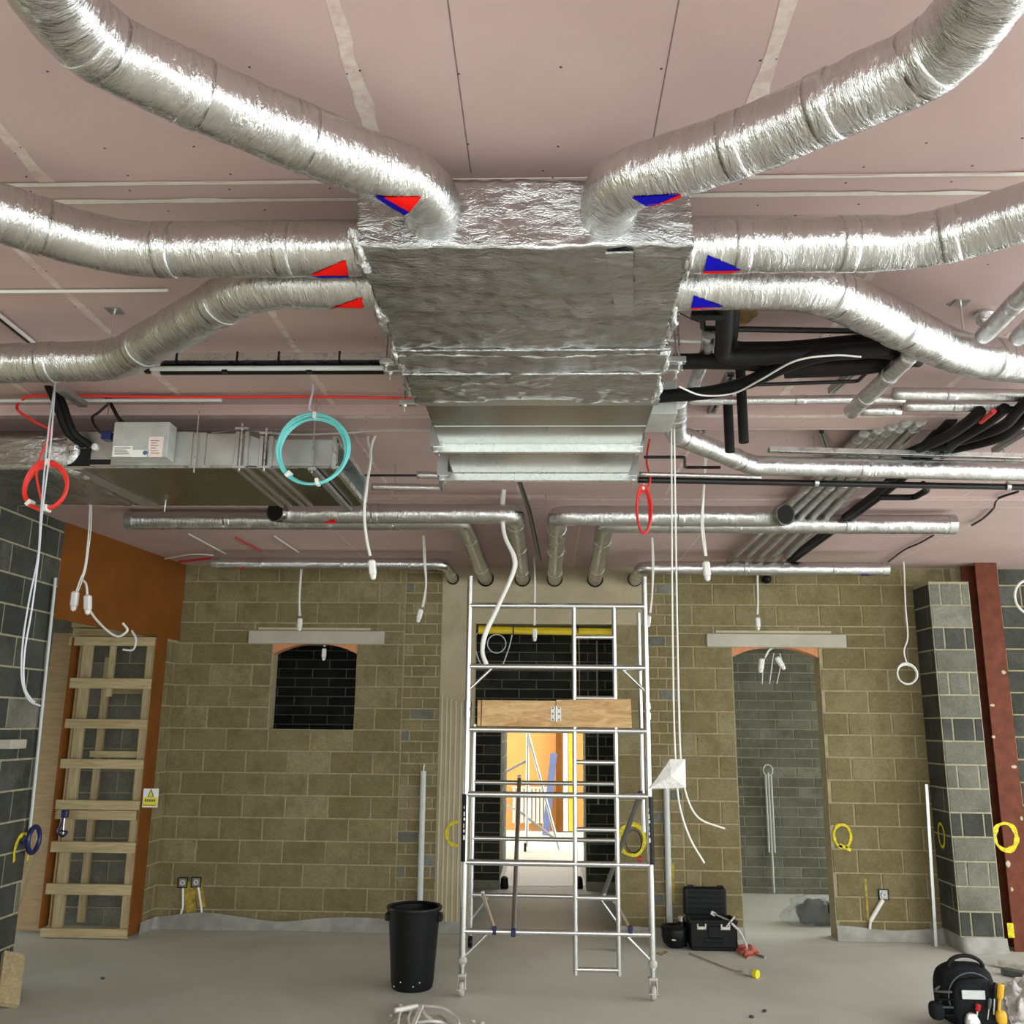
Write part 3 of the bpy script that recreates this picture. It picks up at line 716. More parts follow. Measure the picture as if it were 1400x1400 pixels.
MB().prism([(a.x, Y0+.02, ZB-.004), (a.x+.07, Y0+.02, ZB-.004), (b_.x+.05, Y1, ZB-.004), (b_.x-.06, Y1, ZB-.004)], (0, 0, -.004)).build('bottom_strap', 'galvanised', lu)
bx0, bx1 = PY(154, 600, Y0-.10).x, PY(230, 600, Y0-.10).x
MB().box((bx0, Y0-.10, ZB+.025), (bx1, Y0-.001, ZB+.215), .003).build('control_box', 'control_box', lu)
cb = [o for o in lu.children if o.name.startswith('control_box')][0]
def lab(x0, y0_, x1, y1_, mat, nm):
    p, q = PY(x0, y0_, Y0-.1012), PY(x1, y1_, Y0-.1012); MB().box((p.x, Y0-.1015, q.z), (q.x, Y0-.1, p.z)).build(nm, mat, cb)
lab(155, 610, 180, 624.5, 'label_white', 'rating_plate'); lab(181, 615, 202, 625, 'label_white', 'white_label'); lab(204, 597, 221, 625, 'label_pink', 'pink_notice')
for k in range(4): lab(156.5, 612+k*2.7, 178-(k*5 % 7), 613+k*2.7, 'label_ink', 'print_line')
for k in range(6): lab(206, 602+k*3.4, 218-(k*3 % 5), 602.8+k*3.4, 'orange_former', 'print_line')
p = PY(198.5, 619, Y0-.102); MB().lathe([(.012, 0), (.012, .002)], (p.x, Y0-.1018, p.z), 14, Matrix.Rotation(R(90), 3, 'X'), True, True).build('round_mark', 'ink_blue', cb)
MB().box((-1.86, Y0-.005, ZB), (-1.79, Y1, 3.54), .004).build('side_connection', 'galvanised', lu)
MB().box((-1.79, Y0+.0, ZB), (-1.63, Y1, 3.535), .004).build('spigot', 'galvanised', lu)
for x, zt_ in ((-1.60, 3.53), (-1.47, 3.505)):
    for dx in (-.03, .02):
        MB().box((x+dx, Y0-.018, ZB-.014), (x+dx+.022, Y1, ZB), .002).build('flange_rail', 'galvanised', lu)
        MB().box((x+dx, Y0-.018, ZB-.012), (x+dx+.022, Y0, zt_+.01), .002).build('flange_upright', 'galvanised', lu)
    MB().tube([(x+.005, Y0-.025, ZB-.03), (x+.005, Y0-.025, zt_+.05)], .006, 8).build('clamp_bolt', 'galv_bright', lu)
    for z in (ZB-.015, zt_+.015): MB().box((x-.03, Y0-.034, z), (x+.04, Y0-.01, z+.012)).build('clamp_cleat', 'galv_bright', lu)
MB().prism([(-1.63, Y0, ZB), (-1.63, Y0, 3.53), (-1.58, Y0, 3.53), (-1.50, Y0, 3.50), (-1.50, Y0, ZB)], (0, Y1-Y0, 0)).build('taper', 'galvanised', lu)
for a, b in (((-1.46, Y0, ZB), (-1.10, Y0+.006, 3.50)), ((-1.46, Y1-.006, ZB), (-1.10, Y1, 3.50)), ((-1.46, Y0, ZB), (-1.10, Y1, ZB+.004)), ((-1.46, Y0, 3.496), (-1.10, Y1, 3.50))):
    MB().box(a, b).build('duct_panel', 'galvanised', lu)
for a, b in (((-1.115, Y0-.012, ZB-.012), (-1.09, Y1+.01, ZB+.018)), ((-1.115, Y0-.012, 3.48), (-1.09, Y1+.01, 3.512)), ((-1.115, Y0-.012, ZB), (-1.09, Y0+.02, 3.50)), ((-1.115, Y1-.02, ZB), (-1.09, Y1+.01, 3.50))):
    MB().box(a, b, .002).build('end_flange', 'galv_bright', lu)
MB().box((-1.30, Y0+.02, ZB+.006), (-1.28, Y1-.02, 3.49)).build('duct_baffle', 'galv_bright', lu)
p = PZ(425, 640, ZB-.02)
MB().box((p.x-.02, Y0-.04, ZB-.03), (p.x+.02, Y1+.03, ZB-.008), .003).build('support_channel', 'steel_dull', lu)
for x, y in ((p.x, Y0-.025), (-1.83, Y0-.03), (-2.35, Y1)): MB().tube([(x, y, ZB-.04), (x, y, H)], .004, 8).build('threaded_rod', 'galv_bright', lu)
MB().blob((-2.56, Y0+.12, 3.43), (.13, .14, .10), 18, 2.6, .28, 14).build('foil_wrap', 'foil_crumple', lu, smooth='all')
wrapbox(-4.15, -2.55, Y0+.02, Y1-.02, ZB-.004, 3.53, 50, 24, 8, .006, 7).build('wrapped_duct', 'foil_wrap', lu, smooth='all')
for px in ((117, 604), (130, 611)):
    p = PY(px[0], px[1], Y0-.004); MB().lathe([(.018, 0), (.018, .012), (.012, .014)], (p.x, Y0, p.z), 16, Matrix.Rotation(R(90), 3, 'X'), True, True).build('pipe_port', 'white_plastic' if px[0] > 120 else 'black_plastic', lu)

# ================================================================ PIPES, TRAYS AND CABLES UNDER THE CEILING
def pipe(name, pts, r, mat, label, cat='pipe', group=None, fil=.06, n=14, wob=0, step=None, smooth=True):
    q = fillet(pts, fil, 8) if len(pts) > 2 else [Vector(p) for p in pts]
    if step: q = resample(q, step)
    return MB().tube(q, r, n, wob=wob, wsc=22).build(name, mat, smooth=True, label=label, cat=cat, group=group)
def Q(zx, zy, z): return PZ(880+zx/2.692, 380+zy/2.692, z)      # points read off one enlarged crop
Zc = 3.68
# main foil pipe right of the unit
foilduct('insulated_pipe', [Q(118, 440, 3.56), Q(118, 575, 3.50), Q(400, 690, 3.48), Q(1400, 712, 3.48), Q(1900, 722, 3.48)], .056, 'foil-wrapped pipe with a cranked start running right past the black pipe', 'pipe', 'foil pipes right of the unit', fil=.05, mat='foil_small', step=.025, n=24, bands=(.05, .12, .27, .5), wob=.002)
foilduct('insulated_pipe', [Q(165, 452, 3.60), Q(960, 445, 3.60)], .022, 'thin foil-wrapped pipe level behind the black stubs', 'pipe', 'foil pipes right of the unit', mat='foil_small', step=.04, n=16, bands=(.5,), wob=.001)
foilduct('insulated_pipe', [Q(920, 425, 3.60), Q(1345, 432, 3.60), Q(1600, 436, 3.60)], .030, 'foil-wrapped pipe under the right kinked duct, upper of the pair', 'pipe', 'foil pipes right of the unit', mat='foil_small', step=.03, n=18, bands=(.3,), wob=.002)
foilduct('insulated_pipe', [Q(960, 470, 3.59), Q(1300, 470, 3.59), Q(1600, 476, 3.59)], .030, 'foil-wrapped pipe under the right kinked duct, lower of the pair', 'pipe', 'foil pipes right of the unit', mat='foil_small', step=.03, n=18, bands=(.3,), wob=.002)
foilduct('insulated_pipe', [Q(800, 488, 3.585), Q(945, 485, 3.585)], .028, 'short foil-wrapped branch joining the diagonal pipes', 'pipe', 'foil pipes right of the unit', mat='foil_small', step=.03, n=18, wob=.002)
foilduct('insulated_pipe', [Q(985, 280, 3.50), Q(765, 492, 3.50)], .036, 'stubby foil-wrapped pipe slanting out below the right kinked duct', 'pipe', 'foil pipes right of the unit', mat='foil_small', step=.03, n=20, bands=(.35, .75), wob=.0015)
foilduct('insulated_pipe', [Q(240, 205, 3.60), Q(232, 262, 3.60), Q(182, 402, 3.60)], .028, 'short foil-wrapped pipe slanting back beside the plenum', 'pipe', 'foil pipes right of the unit', mat='foil_small', step=.03, n=18, bands=(.4,), wob=.002, fil=.03)
# bundle of diagonal pipes crossing to the far wall
a0, a1 = Q(905, 605, Zc), Q(610, 860, Zc); a2 = Q(325, 1038, Zc)
dirn = (a2-a0); dirn.z = 0; dirn.normalize(); sidev = Vector((-dirn.y, dirn.x, 0))
if sidev.x < 0: sidev = -sidev
ST = PZ(1197, 575, Zc)
for i in range(5):
    st = Q(815+52*i, 566-14*min(i, 3), Zc); e = Q(318+48*i, 1040, Zc)
    foilduct('insulated_pipe', [st, st.lerp(e, .5), e+(e-st).normalized()*.25], .029, '%s of five parallel foil pipes slanting across the ceiling, counted from the left' % ('first', 'second', 'third', 'fourth', 'fifth')[i], 'pipe', 'slanting foil pipe bundle', mat='foil_small', step=.05, n=14, bands=(.03, .3, .62), wob=.0015)
st = Q(1110, 560, Zc); e = Q(560, 1040, Zc)
for i in range(2):
    o = sidev*(.03+.075*i)
    pipe('black_insulated_pipe', [Q(1130+70*i, 520, Zc)+o*.2, Q(860+20*i, 790, Zc-.01)+o*.1, Q(530+18*i, 1040, Zc)], .03, 'black_rubber', '%s black insulated pipe slanting beside the foil bundle' % ('left', 'right')[i], group='slanting black pipes')
# foil pipes in the right corner
foilduct('insulated_pipe', [Q(1500, -40, 3.56), Q(1252, 212, 3.56)], .034, 'foil pipe slanting in at the right edge, left of the pair', 'pipe', 'foil pipes right of the unit', mat='foil_small', step=.03, n=18, bands=(.5,), wob=.002)
foilduct('insulated_pipe', [Q(1600, -20, 3.56), Q(1378, 222, 3.56)], .034, 'foil pipe slanting in at the right edge, right of the pair', 'pipe', 'foil pipes right of the unit', mat='foil_small', step=.03, n=18, bands=(.5,), wob=.002)
c = Q(1256, 150, H-.03); MB().lathe([(.038, .03), (.042, .015), (.034, .008), (.036, -.012), (.02, -.03), (.022, -.045), (.001, -.05)], (c.x, c.y, H-.03), 18).build('sprinkler_cap', 'foil_crumple', smooth=True, label='foil-wrapped stepped cap under the ceiling at the right', cat='cap')
# black insulated pipes
def bpipe(pts, r, label, fil=.08, mat='black_rubber'): return pipe('black_insulated_pipe', pts, r, mat, label, group='black insulated pipes right of the unit', fil=fil, wob=.0015, step=.04)
bpipe([Q(300, 60, 3.56), Q(295, 235, 3.54), Q(285, 290, 3.53), Q(420, 292, 3.53), Q(880, 262, 3.54), Q(1010, 300, 3.56)], .034, 'thick black insulated pipe dropping beside the plenum then turning right, front one', .07)
bpipe([Q(325, 60, 3.60), Q(320, 200, 3.60), Q(310, 262, 3.60), Q(520, 262, 3.60), Q(900, 225, 3.60)], .032, 'thick black insulated pipe turning right, upper one behind', .07)
bpipe([Q(110, 308, 3.56), Q(300, 305, 3.56), Q(560, 328, 3.56), Q(830, 318, 3.56), Q(1000, 290, 3.58)], .034, 'thick black insulated pipe running level from the plenum side', .1)
bpipe([Q(-20, 440, 3.52), Q(250, 424, 3.50), Q(400, 380, 3.50), Q(560, 305, 3.51), Q(700, 275, 3.52), Q(900, 255, 3.53)], .030, 'black insulated pipe snaking up from the unit corner', .2)
pipe('black_insulated_pipe', [Q(520, 345, 3.55), Q(800, 335, 3.55), Q(1000, 300, 3.56)], .03, 'black_rubber', 'black insulated pipe sagging lowest under the bundle', group='black insulated pipes right of the unit', fil=.2)
MB().tube(smoothpath([Q(130, 400, 3.47), Q(215, 432, 3.465), Q(330, 425, 3.465), Q(430, 375, 3.465), Q(560, 305, 3.475), Q(700, 285, 3.48), Q(800, 290, 3.49)]), .004, 8).build('cable', 'cable_white', label='thin pale cable tied along the snaking black pipe', cat='cable', smooth=True)
pipe('black_pipe', [Q(215, 120, 3.62), Q(218, 186, 3.62), Q(820, 196, 3.62)], .012, 'black_pipe', 'thin black pipe with an elbow running right below the plenum ducts', fil=.02)
pipe('black_pipe', [Q(410, 393, 3.58), Q(788, 380, 3.58), Q(895, 278, 3.58)], .009, 'black_pipe', 'thin black pipe bent up at its right end', fil=.02)
p = Q(235, 122, 3.55); MB().box((p.x-.06, p.y-.02, 3.52), (p.x+.07, p.y+.02, 3.55), .004).build('pipe_bracket', 'black_plastic', label='flat black bracket plate under the right plenum duct', cat='bracket')
for (x, y0_, y1_, lb) in ((998, 552, 618, 'left of two black insulated stubs hanging down'), (1017, 505, 605, 'right of two black insulated stubs hanging down')):
    a = PZ(x, y1_, 3.36); yd = a.y; t = PY(x-1, y0_, yd)
    pipe('black_insulated_stub', [Vector((a.x, yd, min(t.z+.05, H))), a], .024, 'black_rubber', lb, group='black hanging stubs')
# black hoses at the right edge
for i, (a, b, c, d) in enumerate([((1480, 380), (1385, 480), (1290, 560), (1010, 640)), ((1500, 420), (1410, 510), (1300, 590), (1060, 645)), ((1240, 490), (1180, 540), (1100, 590), (960, 650)), ((1330, 480), (1250, 540), (1150, 600), (1100, 650))]):
    pts = smoothpath([Q(*a, 3.55), Q(*b, 3.54), Q(*c, 3.56), Q(*d, 3.60)], 8)
    MB().tube(pts, .028, 12).build('black_hose', 'black_rubber', smooth=True, label='%s black insulated hose of the cluster at the right edge' % ('foremost', 'lowest', 'leftmost', 'middle')[i], cat='hose', group='black hoses at the right edge')
p0, p1 = Q(1240, 530, 3.52), Q(1290, 490, 3.52); MB().tube([p0, p1], .012, 8).build('red_tape', 'pipe_red', label='short red tag on the black hoses at the right edge', cat='tag')
# long black waste pipe with clips
bp = thing('waste_pipe', (Q(700, 760, 3.45).x, Q(700, 760, 3.45).y, 3.43), 'long black pipe running level across the right half of the ceiling', 'pipe')
MB().tube([PZ(872, 656, 3.45), PZ(1500, 668, 3.45)], .019, 16).build('pipe_run', 'black_pipe', bp, smooth=True)
for x, y in ((1116, 660), (1378, 665)):
    c = PZ(x, y, 3.45); MB().tube([c-Vector((.012, 0, 0)), c+Vector((.012, 0, 0))], .024, 16).build('pipe_clip', 'galvanised', bp)
    MB().tube([c, Vector((c.x, c.y, H))], .004, 6).build('clip_rod', 'galvanised', bp)
foilduct('insulated_pipe', [PZ(872, 648, 3.47), PZ(1040, 652, 3.47)], .014, 'slim foil pipe just above the long black pipe', 'pipe', 'foil pipes right of the unit', mat='foil_small', step=.05, n=12, wob=.001)
pipe('black_pipe', [PZ(880, 625, 3.55), PZ(936, 625, 3.55), PZ(936, 639, 3.55), PZ(985, 639, 3.55)], .009, 'black_pipe', 'thin stepped black pipe beside the cranked foil pipe', fil=.02)
pipe('black_insulated_pipe', [PZ(1203, 680, 3.52), PZ(1250, 680, 3.52), PZ(1268, 670, 3.50), PZ(1262, 662, 3.46)], .02, 'black_rubber', 'black insulated pipe looped back below the long black pipe', fil=.05)
pipe('black_pipe', [PZ(708, 652, 3.60), PZ(724, 700, 3.60), PZ(738, 765, 3.62)], .017, 'black_pipe', 'black pipe running back from the end of the unit', fil=.05)
hk = foilduct('insulated_pipe', [PZ(508, 665, 3.58), PZ(606, 667, 3.58), PZ(604, 650, 3.58), PZ(570, 649, 3.58)], .024, 'hooked foil pipe at the far left end of the unit', 'pipe', mat='foil_small', step=.02, n=14, fil=.03, wob=.002)
p = PZ(540, 666, 3.58); MB().tube([p, Vector((p.x, p.y, H))], .004, 6).build('hanger_rod', 'galvanised', hk)
pipe('black_pipe', [PZ(480, 650, 3.60), PZ(572, 650, 3.60)], .008, 'black_pipe', 'thin black pipe leading to the hooked foil pipe')
# steel channels on the ceiling
def channel(a, b, w, h, label, mat='galvanised', name='steel_channel', group='steel channels'):
    a, b = Vector(a), Vector(b); d = (b-a); L = d.length; d.normalize(); s = d.cross(Vector((0, 0, 1))).normalized(); u = Vector((0, 0, 1))
    M = Matrix((d, s, u)).transposed(); c = (a+b)/2; t = .004
    mb = MB().obox(c+u*(h/2), (L, w, t), M)
    for k in (-1, 1): mb.obox(c+s*k*(w/2), (L, t, h), M); mb.obox(c+s*k*(w/2-.006)-u*(h/2), (L, .012, t), M)
    return mb.build(name, mat, label=label, cat='channel', group=group)
channel(PZ(999, 512, 3.70), PZ(956, 592, 3.70), .04, .03, 'grey steel channel slanting back past the hanging black stubs', 'steel_dull')
channel(Q(460, 632, 3.56), Q(1400, 658, 3.56), .04, .025, 'long pale steel channel above the cranked foil pipe', 'galv_bright')
channel(Q(680, 640, 3.70), Q(655, 565, 3.70), .03, .03, 'short steel channel stub above the cranked foil pipe', 'steel_dull')
channel(Q(1290, 635, 3.70), Q(1420, 555, 3.70), .03, .03, 'steel channel slanting at the right edge near the black hoses', 'steel_dull')
channel(Q(690, 415, 3.70), Q(800, 320, 3.70), .03, .03, 'steel channel slanting up behind the sagging black pipe', 'steel_dull')
for i, (x, y0_, x1, y1_) in enumerate(((1313, 413, 1316, 458), (157, 424, 153, 475))):
    a = PZ(x, y0_, H); hang = thing('duct_hanger', (a.x, a.y, 3.55), ('right' if i == 0 else 'left')+' threaded rod hanger with square plate holding a kinked duct', 'hanger', 'duct hangers')
    MB().box((a.x-.03, a.y-.03, H-.006), (a.x+.03, a.y+.03, H)).build('ceiling_plate', 'galvanised', hang); MB().tube([(a.x, a.y, 3.55), (a.x, a.y, H)], .004, 8).build('rod', 'galv_bright', hang)
# cable tray left of the unit with insulated pipes on it
tr = thing('cable_tray', (PZ(380, 495, 3.60).x, PZ(380, 495, 3.60).y, 3.56), 'pale metal cable tray with black pipe left of the plenum', 'cable tray')
a, b = PZ(215, 489, 3.62), PZ(548, 489, 3.62)
MB().box((a.x, a.y-.004, 3.605), (b.x, a.y+.05, 3.640), .002).build('tray_channel', 'galv_bright', tr)
MB().tube([(a.x, a.y+.055, 3.585), (b.x, a.y+.055, 3.585)], .024, 14).build('insulated_pipe', 'black_rubber', tr, smooth=True)
a2, b2 = PZ(205, 504, 3.56), PZ(545, 503, 3.56)
MB().tube([a2, b2], .011, 12).build('grey_conduit', 'conduit_grey', tr, smooth=True)
for x in (242, 325, 382, 465):
    p = PZ(x, 489, 3.62); MB().box((p.x-.004, a.y-.008, 3.595), (p.x+.004, a.y+.012, 3.645)).build('cable_tie', 'black_plastic', tr)
for x in (202, 308, 423):
    p = PZ(x, 504, 3.56); MB().box((p.x-.012, p.y-.01, 3.54), (p.x+.012, p.y+.012, 3.56)).build('pipe_clip', 'black_plastic', tr)
# red fire-alarm cable and grey conduit along the boxed beam
MB().tube(smoothpath([PZ(575, 545, 3.715), PZ(440, 542.5, 3.715), PZ(250, 543, 3.715), PZ(60, 541, 3.715), PZ(30, 548, 3.70), PZ(24, 560, 3.68), PZ(45, 575, 3.62), PZ(66, 586, 3.58)]), .008, 8).build('fire_cable', 'cable_red', smooth=True, label='red fire-alarm cable clipped along the boxed beam', cat='cable')
MB().tube([PZ(-20, 548, 3.70), PZ(303, 547, 3.70)], .010, 10).build('conduit', 'conduit_grey', smooth=True, label='grey conduit running along the beam on the left', cat='conduit')
MB().tube(smoothpath([PZ(290, 592, 3.70), PZ(330, 588, 3.71), PZ(400, 594, 3.69), PZ(470, 592, 3.69), PZ(510, 589, 3.70), PZ(590, 588, 3.70)]), .006, 8).build('cable', 'cable_white', smooth=True, label='slack white cable lying above the left unit duct', cat='cable')
MB().tube([PZ(-20, 399, H-.012), PZ(110, 398, H-.012), PZ(230, 397, H-.012)], .007, 8).build('cable', 'cable_white', smooth=True, label='white cable clipped to the ceiling at the left edge', cat='cable')
MB().tube([PZ(-20, 415, H-.015), PZ(58, 478, H-.015)], .009, 8).build('cable', 'cable_white', smooth=True, label='pale cable slanting over the ceiling at the left edge', cat='cable')
MB().tube([PZ(-20, 420, H-.012), PZ(58, 482, H-.012)], .009, 8).build('cable', 'black_pipe', smooth=True, label='black cable slanting beside the pale one at the left edge', cat='cable')
MB().tube(smoothpath([PZ(905, 463, 3.60), PZ(930, 466, 3.60), PZ(978, 467, 3.60)]), .007, 8).build('cable', 'cable_white', smooth=True, label='short white cable poking out beside the plenum', cat='cable')
MB().tube(smoothpath([PZ(920, 423, 3.6), PZ(945, 436, 3.6), PZ(960, 441, 3.6)]), .003, 6).build('cable', 'black_pipe', smooth=True, label='wispy dark cable below the right plenum duct', cat='cable')
for i, q in enumerate((((1329, 718), (1345, 708), (1358, 695), (1364, 682), (1392, 672)), ((1212, 770), (1236, 752), (1256, 743), (1276, 732)))):
    MB().tube(smoothpath([PZ(x, y, H-.02) for x, y in q]), .009, 8).build('cable', 'black_pipe', smooth=True, label=('black cable dangling near the right wall', 'black cable clipped slanting by the lowest right duct')[i], cat='cable')
MB().tube(smoothpath([PY(1215, 769, 9.7), PY(1290, 763, 9.7), PY(1375, 765, 9.7), PY(1385, 760, 9.7), PY(1440, 760, 9.7)]), .008, 8).build('cable', 'cable_white', smooth=True, label='white cable clipped along the ceiling edge by the red column', cat='cable')
MB().tube(smoothpath([PZ(225, 764, 3.70), PZ(262, 758, 3.70), PZ(292, 759, 3.70)]), .007, 8).build('cable', 'cable_white', smooth=True, label='white cable ending at the orange bulkhead corner', cat='cable')
MB().tube([PZ(244, 768, 3.69), PZ(290, 763, 3.69)], .012, 8).build('fire_cable', 'pipe_red', smooth=True, label='stub of red cable beside the orange bulkhead corner', cat='cable')
for i, q in enumerate((((258, 730), (308, 757), 'cable_white'), ((322, 735), (358, 754), 'pipe_red'), ((375, 733), (408, 755), 'cable_white'))):
    MB().tube([PZ(*q[0], H-.012), PZ(*q[1], H-.012)], .008, 8).build('cable', q[2], smooth=True, label=('white cable on the ceiling left of the red one', 'red cable slanting on the ceiling above the lowest left duct', 'white cable on the ceiling right of the red one')[i], cat='cable')
# black hoses and cables dropping into the left unit
for i in range(2):
    pts = smoothpath([PY(60+9*i, 515, 4.45+.03*i), PY(76+9*i, 550, 4.45+.03*i), PY(92+8*i, 590, 4.50), PY(116+6*i, 609, 4.57)], 8)
    MB().tube(pts, .020, 12).build('black_hose', 'black_rubber', smooth=True, label=('left', 'right')[i]+' black insulated hose curving down into the left unit', cat='hose', group='hoses into the left unit')
MB().tube(smoothpath([PY(132, 525, 4.6), PY(150, 550, 4.6), PY(165, 575, 4.6), PY(185, 585, 4.62)]), .010, 8).build('cable', 'black_pipe', smooth=True, label='black cable dropping behind the control box', cat='cable')
MB().tube(smoothpath([PY(138, 525, 4.58), PY(152, 545, 4.58), PY(137, 562, 4.56), PY(126, 572, 4.54), PY(136, 590, 4.52), PY(152, 598, 4.54)]), .007, 8).build('cable', 'black_pipe', smooth=True, label='looped black cable left of the control box', cat='cable')
p = PY(150, 598, 4.54); MB().box((p.x-.03, 4.50, p.z-.02), (p.x+.02, 4.56, p.z+.025), .005).build('cable_connector', 'blue_plastic', label='blue plastic connector on the left unit', cat='connector')
a, b = PZ(90, 530, 3.66), PZ(120, 552, 3.66); MB().box((a.x-.05, a.y, 3.64), (b.x, b.y, 3.67)).build('cable_tray', 'steel_dull', label='dull steel tray end above the black hoses on the left', cat='cable tray')

# ---------------------------------------------------------------- coils of cable
def coil(name, c, ru, rv, mat, label, turns=5, r=.005, ax='x', lean=0, ties=3, lead=None, spread=.018):
    root = thing(name, (c.x, c.y, c.z-rv), label, 'cable coil')
    for k in range(turns):
        u, v = ru*(1-.022*k*random.uniform(.6, 1.3)), rv*(1-.022*k*random.uniform(.6, 1.3)); ph = random.random()*6
        pts = []
        for i in range(40):
            a = 2*math.pi*i/40
            w = spread*(k/turns-.5)+.004*math.sin(a*2+ph); du = .0025*math.sin(a*3+ph)
            p = Vector(((u+du)*math.cos(a), w, (v+du)*math.sin(a)-(rv-v)*.7))
            pts.append(c+p)
        MB().tube(pts, r, 8, closed=True).build('cable_turn', mat, root, smooth=True)
    for k in range(ties):
        a = (1.57, 4.9, 4.0)[k]; p = c+Vector((ru*.95*math.cos(a), 0, rv*.95*math.sin(a)))
        M = Matrix.Rotation(-a+math.pi/2, 3, 'Y')
        MB().obox(p, (.018, .05, .034), M, .003).build('tie', 'white_plastic', root)
    if lead: MB().tube(smoothpath(lead), r, 8).build('lead', lead_mat or mat, root, smooth=True)
    return root
lead_mat = 'cable_grey'
c = PY(428, 614, 4.42); coil('cable_coil', c, .185, .185, 'cable_teal', 'round coil of teal cable hanging before the left unit', 6, .0058, lead=[PY(423, 507, 4.42), PY(428, 530, 4.42), PY(423, 555, 4.42), PY(425, 562, 4.42)])
lead_mat = None
c = PY(63, 664, 4.38); coil('cable_coil', c, .112, .125, 'cable_red', 'round coil of red cable hanging at the far left', 6, .0058, lead=[PY(72, 578, 4.42), PY(66, 600, 4.40), PY(55, 625, 4.38), PY(50, 650, 4.38), PY(58, 690, 4.38)])
c = PY(880, 697, 5.2); coil('cable_coil', c, .042, .14, 'cable_red', 'narrow bunch of red cable hanging right of the unit', 6, .0058, ties=1, lead=[PY(888, 600, 5.2), PY(884, 630, 5.2), PY(889, 655, 5.2), PY(884, 672, 5.2)], spread=.05)
# ---------------------------------------------------------------- hanging lamp leads
def lamp_lead(pts, d, label, ends=(), r=.0065, two=True, mat='cable_white', sz=1.0):
    W_ = [PY(x, y, d) for x, y in pts]
    if d < D and W_[0].z < H-.03 and len(pts) < 9: W_.insert(0, Vector((W_[0].x+.004, d, H)))
    root = thing('hanging_lead', W_[-1], label, 'cable', 'white leads hanging from the ceiling')
    sp = smoothpath(W_, 8)
    MB().tube(sp, r, 8).build('lead', mat, root, smooth=True)
    if two: MB().tube([p+Vector((.0035*math.sin(i*.3)+.010, .006, 0)) for i, p in enumerate(sp)], r*.8, 8).build('lead', mat, root, smooth=True)
    for (x, y, tilt) in ends:
        p = PY(x, y, d); M = Matrix.Rotation(R(tilt), 3, 'Y'); k = sz
        MB().obox(p, (.036*k, .034*k, .08*k), M, .008*k).build('connector', 'white_plastic', root)
        MB().lathe([(.017*k, 0), (.012*k, -.018*k), (.001, -.024*k)], p+M @ Vector((0, 0, -.040*k)), 12, M).build('connector_tip', 'white_plastic', root, smooth=True)
    return root
lamp_lead([(123, 690), (121, 730), (116, 775), (110, 792), (103, 812)], 7.0, 'white lead with two connectors hanging in front of the orange bulkhead', [(102, 819, 0), (120, 824, -6)], sz=1.5)
MB().tube(smoothpath([PY(111, 792, 7.02), PY(118, 800, 7.0), PY(122, 832, 7.0), PY(140, 856, 7.0), PY(160, 870, 7.0), PY(174, 862, 7.0), PY(168, 852, 7.0)]), .009, 8).build('cable', 'cable_white', smooth=True, label='white cable curling below the twin connectors on the left', cat='cable')
MB().tube(smoothpath([PY(168, 888, 9.0), PY(182, 888, 9.0), PY(186, 874, 9.0), PY(180, 862, 9.0)]), .010, 8).build('cable', 'cable_white', smooth=True, label='curled white cable end before the timber frame top', cat='cable')
r_ = lamp_lead([(505, 625), (509, 605), (513, 593), (507, 590), (503, 600), (507, 625), (502, 660), (498, 700), (501, 735), (506, 760)], 5.3, 'long looped white lead hanging right of the left unit', [(509, 776, -8)], sz=1.15, two=False, r=.009)
lamp_lead([(690, 655), (686, 690), (689, 730), (702, 762), (700, 785), (680, 830), (663, 865), (659, 890), (664, 908)], 6.6, 'long white lead swinging down to the scaffold tower', [], r=.013)
lamp_lead([(578, 730), (580, 770), (582, 800), (577, 830)], 8.3, 'white lead hanging over the left block wall beside the scaffold', [(574, 840, 12)], sz=1.2)
lamp_lead([(730, 768), (731, 800), (730, 855)], 9.4, 'white lead hanging in the middle above the doorway', [(731, 866, 0)], sz=1.3)
lamp_lead([(411, 780), (409, 820), (409, 842)], 9.6, 'white lead hanging above the small arched window', [(410, 852, 0)], sz=1.3)
lamp_lead([(963, 632), (961, 680), (959, 720), (964, 760)], 5.7, 'white lead hanging right of the cranked foil pipe', [(966, 778, -4)], sz=1.2)
lamp_lead([(891, 735), (892, 780), (891, 815), (888, 838)], 8.3, 'white lead hanging behind the right scaffold post', [(887, 848, 6)], sz=1.0)
lamp_lead([(1035, 790), (1036, 820), (1035, 840)], 9.6, 'white lead hanging above the right-hand lintel', [(1036, 851, 0)], sz=1.3)
lamp_lead([(442, 878), (443, 884)], 10.1, 'white connector hanging inside the small arched window', [(443, 893, 0)], sz=1.3)
lamp_lead([(1062, 884), (1052, 888), (1046, 898)], 10.1, 'white lead with two connectors in the head of the right doorway', [(1041, 908, 10), (1066, 905, -30)], sz=1.5, r=.007)
